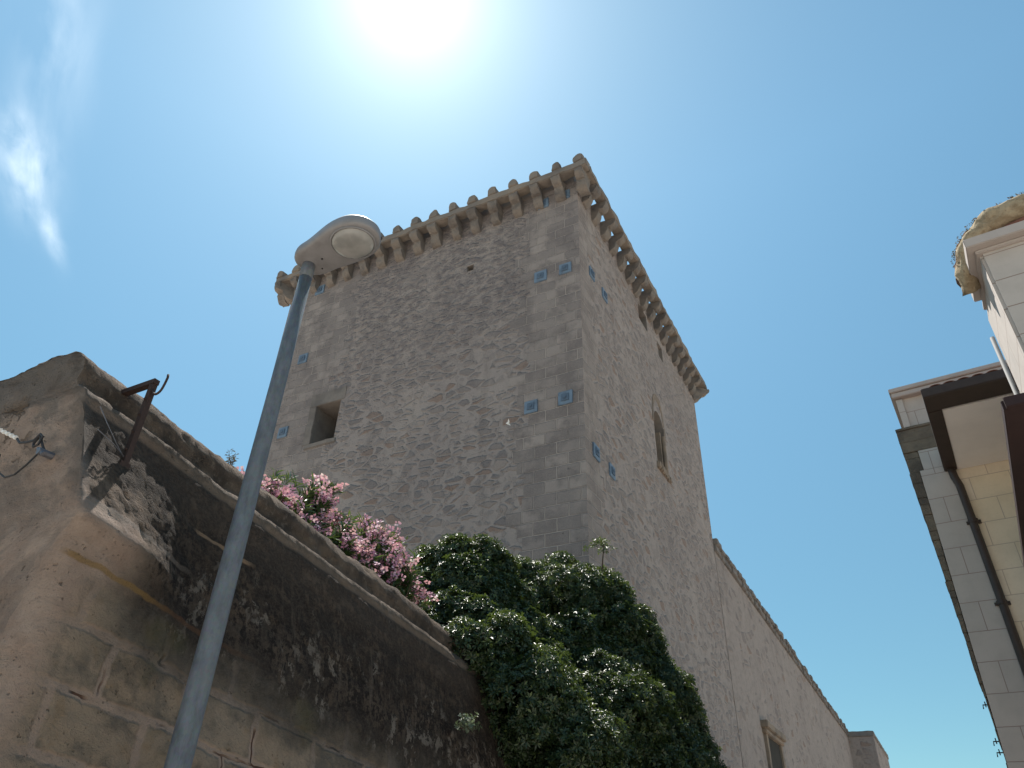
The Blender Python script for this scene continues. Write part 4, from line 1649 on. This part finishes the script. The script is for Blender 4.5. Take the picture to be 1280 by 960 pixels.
def make_far_house():
    gz = ground_z(12) - 0.3
    t = thing('cream_house', 'cream house with tiled eave, brown gutter and downpipe, set back behind the nearer one', 'house',
              hp(1.0, 12.0, gz), -TH)
    b = MB()
    hbox(b, 0.30, 6.0, 12.0, 19.0, gz, 7.9)
    o = b.build('wall', M_clad_y, t)
    uv_house(o.data)
    b = MB()

    def edge(z):
        return -0.125 - 0.075 * min(max((7.1 - z) / 4.1, 0), 2.0)
    zs = [gz, 3.0, 5.0, 7.095]
    vs = []
    for z in zs:
        vs += [hp(edge(z), 11.97, z), hp(0.297, 11.97, z), hp(0.297, 19.0, z), hp(edge(z), 19.0, z)]
    fs = [(0, 1, 2, 3), (15, 14, 13, 12)]
    for q in range(3):
        for k in range(4):
            k2 = (k + 1) % 4
            fs.append((4 * q + k, 4 * q + k2, 4 * q + 4 + k2, 4 * q + 4 + k))
    b.add(vs, fs)
    hbox(b, -0.065, 0.296, 11.972, 13.0, 7.10, 7.44)
    o = b.build('corner_pier', M_clad, t)
    uv_house(o.data)
    b = MB()
    hbox(b, -0.05, 6.0, 12.05, 19.0, 7.905, 8.46)
    hbox(b, -0.15, -0.052, 12.0, 19.0, 7.905, 8.44)
    o = b.build('parapet', M_clad, t)
    uv_house(o.data)
    b = MB()
    hbox(b, -0.19, 6.05, 11.93, 19.0, 8.462, 8.55)
    hbox(b, -0.21, 6.05, 11.90, 19.0, 8.553, 8.63)
    b.build('coping', M_trim, t, bevel=0.01)
    # eave slab with plaster soffit
    b = MB()
    hbox(b, 0.38, 6.0, 10.05, 11.998, 7.0, 7.10)
    b.build('soffit', M_soffit, t, bevel=0.008)
    # roof boards and tiles
    b = MB()
    vs = []
    for a in (0.30, 6.0):
        for (bb, z) in ((9.72, 7.128), (9.72, 7.14), (11.99, 7.30), (11.99, 7.28)):
            vs.append(hp(a, bb, z))
    b.add(vs, [(0, 1, 2, 3), (7, 6, 5, 4), (0, 4, 5, 1), (1, 5, 6, 2), (2, 6, 7, 3), (3, 7, 4, 0)])
    roof = b.build('roof', M_darkwood, t)
    k = 0
    tile = MB()
    a = 0.38
    while a < 4.0:
        n = 8
        pts_o = []
        for q in range(n + 1):
            th = math.pi * q / n
            pts_o.append((a + 0.075 * math.cos(th), 0.036 * math.sin(th)))
        vs, fs = [], []
        for (bb, z0) in ((9.60, 7.135), (11.98, 7.305)):
            for (p, q) in pts_o:
                vs.append(hp(p, bb, z0 + q))
            for (p, q) in reversed(pts_o):
                vs.append(hp(a + (p - a) * 0.8, bb, z0 + q * 0.8))
        m = 2 * (n + 1)
        for i in range(m):
            j = (i + 1) % m
            fs.append((i, j, m + j, m + i))
        fs.append(tuple(range(m)))
        fs.append(tuple(range(m, 2 * m)))
        tile.add(vs, fs)
        a += 0.165
    tile.build('roof_tiles', M_tile, roof, smooth=False)
    # gutter: square section along the front and the left end, then the downpipe
    b = MB()
    hbox(b, 0.20, 6.0, 9.55, 9.98, 6.985, 7.125)
    hbox(b, 0.20, 0.377, 9.982, 11.96, 6.985, 7.125)
    b.build('gutter', M_gutter, t, bevel=0.012)
    b = MB()
    b.tube([hp(0.29, 11.88, 7.0), hp(0.30, 11.90, 6.85), hp(0.33, 11.90, 6.7), hp(0.345, 11.90, 5.0), hp(0.36, 11.90, gz)], 0.055, 12)
    pipe = b.build('downpipe', M_gutter, t, smooth=True)
    for z in (6.1, 4.9, 3.7, 2.3):
        c = MB()
        c.tube([hp(0.342, 11.90, z), hp(0.342, 11.90, z + 0.05)], 0.068, 12)
        hbox(c, 0.25, 0.44, 11.93, 12.02, z + 0.005, z + 0.045)
        c.build('pipe_clip', M_gutter, pipe)
    # old stone showing at the corner, with a broken cornice block
    t2 = thing('old_stone_house', 'narrow strip of rough dark old stonework at the left edge of the cream house', 'old wall',
               hp(0.5, 14, gz), -TH)
    b = MB()
    z = gz
    while z < 7.88:
        hh = min(random.uniform(0.10, 0.26), 7.9 - z)
        a0 = -0.215 - 0.078 * max(0, (z - 3) / 4.9) + random.uniform(-0.006, 0.012)
        a1 = edge(z) - 0.004 if z < 7.08 else (-0.07 if z < 7.42 else 0.296)
        if z < 7.08:
            hh = min(hh, 7.085 - z + 0.005)
        elif z < 7.42:
            hh = min(hh, 7.445 - z)
        a1 = max(a1, a0 + 0.012)
        hbox(b, a0, a1, 11.975 + random.uniform(-0.012, 0.008), 19.0, z, z + hh - 0.004)
        z += hh
    b.build('wall', M_oldstone, t2, bevel=0.006, cut=0.12, rough=0.012)
    for (z, a) in ((3.69, -0.225), (3.25, -0.235), (3.12, -0.235)):
        h = MB()
        h.tube([hp(a + 0.05, 12.08, z), hp(a - 0.04, 12.06, z), hp(a - 0.045, 12.05, z - 0.05)], 0.008, 6)
        h.tube([hp(a - 0.01, 12.06, z - 0.03), hp(a - 0.01, 12.06, z + 0.04)], 0.007, 6)
        h.build('wall_hook', M_rust, t2)


make_far_house()


def make_near_house():
    gz = ground_z(7) - 0.2
    t = thing('cream_house', 'nearer cream block house with projecting pale cap at the right edge of the frame', 'house',
              hp(2.0, 7.6, gz), -TH)
    b = MB()
    hbox(b, 1.05, 4.0, 7.0, 8.25, gz, 7.035)
    o = b.build('wall', M_clad_n, t, bevel=0.03)
    uv_house(o.data)
    b = MB()
    hbox(b, 1.02, 4.0, 6.96, 8.0, 7.0, 7.038)
    hbox(b, 0.95, 4.0, 6.87, 7.85, 7.04, 7.155)
    b.build('coping', M_trim, t, bevel=0.008)
    b = MB()
    b.tube([hp(1.10, 8.9, gz + 3), hp(1.10, 8.9, 7.2)], 0.026, 10)
    b.tube([hp(1.19, 8.95, gz + 3), hp(1.19, 8.95, 7.2)], 0.020, 10)
    b.build('drainpipe', M_zinc, t, smooth=True)
    b = MB()
    hbox(b, 1.22, 4.0, 8.252, 10.2, gz, 6.7)
    o = b.build('rear_wall', M_clad_n, t)
    uv_house(o.data)
    # dark eave of boards under which the frame's right edge passes
    t2 = thing('wooden_canopy', 'dark brown wooden canopy jutting out below the nearer cream house', 'canopy', hp(1.5, 8.0, 5.0), -TH)
    b = MB()
    k = 0
    a = 0.72
    while a < 3.0:
        hbox(b, a, a + 0.145, 6.56, 11.6, 5.02 + 0.004 * (k % 2), 5.05)
        a += 0.15
        k += 1
    b.build('board', M_darkwood, t2)
    b = MB()
    hbox(b, 0.70, 3.0, 6.50, 6.555, 4.995, 5.09)
    hbox(b, 0.68, 0.718, 6.556, 11.6, 5.0, 5.09)
    b.build('fascia', M_darkwood, t2, bevel=0.006)
    # lumpy mound on the cap with dry growth
    N = NT('yellowish_crust')
    o = N.obj()
    n = N.noise(o, 9.0, 6.0, 0.65)
    col = N.mix(N.step(n, 0.35, 0.65), (0.24, 0.18, 0.115), (0.37, 0.30, 0.205))
    col = N.mix(N.step(N.noise(o, 22.0, 4.0), 0.55, 0.72, 0, 0.7), col, (0.20, 0.14, 0.09))
    N.bump(n, 0.9, 0.03)
    M_m = N.base(col, 0.95, 0.1)
    t3 = thing('rooftop_mound', 'lumpy yellowish mound with dry growth, lying on the cap of the nearer cream house', 'mound',
               hp(1.6, 7.3, 7.16))
    bm = bmesh.new()
    pts = [(0.94, 7.55, 6.98, 0.085), (0.94, 7.42, 7.13, 0.11), (1.0, 7.32, 7.27, 0.12), (1.10, 7.28, 7.41, 0.125), (1.22, 7.25, 7.50, 0.135),
           (1.36, 7.22, 7.55, 0.14), (1.50, 7.2, 7.56, 0.145), (1.66, 7.2, 7.55, 0.15), (1.85, 7.2, 7.52, 0.15), (2.1, 7.2, 7.45, 0.15)]
    m = MB()
    m.tube([hp(a_, b_, z_) for (a_, b_, z_, r_) in pts], [p[3] for p in pts], 16)
    me = m.mesh('crust', M_m, smooth=True)
    bm.from_mesh(me)
    bmesh.ops.subdivide_edges(bm, edges=list(bm.edges), cuts=2, use_grid_fill=True)
    bm.normal_update()
    for v in bm.verts:
        v.co += v.normal * (noise.noise(v.co * 7) * 0.045 + noise.noise(v.co * 19) * 0.018)
    bm.to_mesh(me)
    bm.free()
    link('crust', me, t3)
    u = MB()
    q = [(0.98, 7.3, 7.17), (1.10, 7.26, 7.235), (1.25, 7.22, 7.30), (1.42, 7.18, 7.345), (1.6, 7.16, 7.365), (2.0, 7.16, 7.36)]
    u.tube([hp(*p) for p in q], [0.05, 0.06, 0.06, 0.06, 0.06, 0.06], 10)
    u.build('tile_edge', M_tile, t3, smooth=True)
    fill = MB()
    hbox(fill, 1.10, 3.5, 7.12, 7.8, 7.157, 7.36)
    fill.build('core', M_oldstone, t3, bevel=0.03, cut=0.15, rough=0.05)
    mat_ = MB()
    q = [(0.93, 7.62, 7.02), (0.905, 7.50, 7.16), (0.955, 7.42, 7.31), (1.05, 7.38, 7.455), (1.13, 7.34, 7.53), (1.22, 7.32, 7.575), (1.33, 7.3, 7.585)]
    mat_.tube([hp(*p) for p in q], [0.05, 0.075, 0.085, 0.10, 0.10, 0.075, 0.02], 14)
    me = mat_.mesh('dry_mat', plain_stone('dry_brown_growth', (0.16, 0.105, 0.085), (0.24, 0.17, 0.13), (0.08, 0.055, 0.05), 14.0, 0.04), smooth=True)
    bm = bmesh.new()
    bm.from_mesh(me)
    bmesh.ops.subdivide_edges(bm, edges=list(bm.edges), cuts=3, use_grid_fill=True)
    bm.normal_update()
    for v in bm.verts:
        v.co += v.normal * (noise.noise(v.co * 14) * 0.035 + noise.noise(v.co * 37) * 0.02)
    bm.to_mesh(me)
    bm.free()
    link('dry_mat', me, t3)
    # dry growth along the back of the mound
    cs, ns = [], []
    for (a_, b_, z_, r_) in pts[2:6]:
        for _ in range(26):
            d = Vector((rng.normal() * 0.5 - 0.5, rng.normal() * 0.4 + 0.2, rng.normal() * 0.4 + 0.55)).normalized()
            p = hp(a_, b_, z_) + d * (r_ + rng.uniform(0.0, 0.045))
            cs.append(tuple(p))
            ns.append(tuple(d))
    pos, d, l, w, nr = rosettes(np.array(cs), np.array(ns), 6, 0.014, 0.032, 0.5, (-0.2, 0.9))
    link('dry_growth', leaf_mesh('dry_growth', pos, d, l, w, nr, [M_dry]), t3)['kind'] = 'stuff'
    t4 = thing('dry_shrub', 'dry twiggy plant poking in from the frame edge above the yellowish mound', 'dry plant', tuple(hp(1.95, 7.4, 7.6)))
    s = MB()
    cs, ns = [], []
    for k in range(9):
        a0 = Vector(hp(1.95, 7.4, 7.62))
        e = Vector(hp(1.56 + rng.uniform(-0.04, 0.2), 7.3 + rng.uniform(-0.08, 0.08), 7.80 + rng.uniform(-0.06, 0.05)))
        mid = a0.lerp(e, 0.5) + Vector((0, 0, 0.08))
        s.tube([a0, mid, e], [0.012, 0.008, 0.003], 6)
        for f in (0.5, 0.7, 0.85, 1.0):
            cs.append(tuple(mid.lerp(e, f)))
            ns.append(tuple((e - a0).normalized()))
    s.build('stem', M_wood, t4)
    pos, d, l, w, nr = rosettes(np.array(cs), np.array(ns), 5, 0.03, 0.05, 0.35, (0.0, 1.0))
    link('foliage', leaf_mesh('foliage', pos, d, l, w, nr, [M_dry]), t4)


make_near_house()


# ------------------------------------------------------------------ bird
def make_bird():
    M_b = paint('white_feathers', (0.80, 0.80, 0.80), 0.7, 0.0, 0.05, 10.0)
    c = Vector((-7.2, 13.0, 10.58))
    b = MB()
    ax = Vector((0.55, 0.5, -0.25)).normalized()
    k_ = 0.55
    b.tube([c + ax * (q * k_) for q in (-0.10, -0.06, 0.0, 0.06, 0.10, 0.13)], [r_ * k_ for r_ in (0.006, 0.022, 0.032, 0.026, 0.018, 0.004)], 8)
    for s in (-1, 1):
        side = ax.cross(Vector((0, 0, 1))).normalized() * s
        up = Vector((0, 0, 1))
        p = [c + (ax * f + side * w + up * h) * k_ for (f, w, h) in ((0.05, 0.015, 0), (-0.04, 0.015, 0), (-0.03, 0.10, 0.10), (0.045, 0.09, 0.09), (-0.02, 0.15, 0.17))]
        off = Vector((0, 0, 0.005))
        b.add(p + [q + off for q in p], [(0, 1, 2, 3), (3, 2, 4), (8, 7, 6, 5), (9, 7, 8), (0, 3, 8, 5), (1, 6, 7, 2), (2, 7, 9, 4), (3, 4, 9, 8), (0, 5, 6, 1)])
    tag(b.build('bird', M_b, smooth=False), 'tiny white bird in flight before the tower, left of its lower blue plates', 'bird')


make_bird()
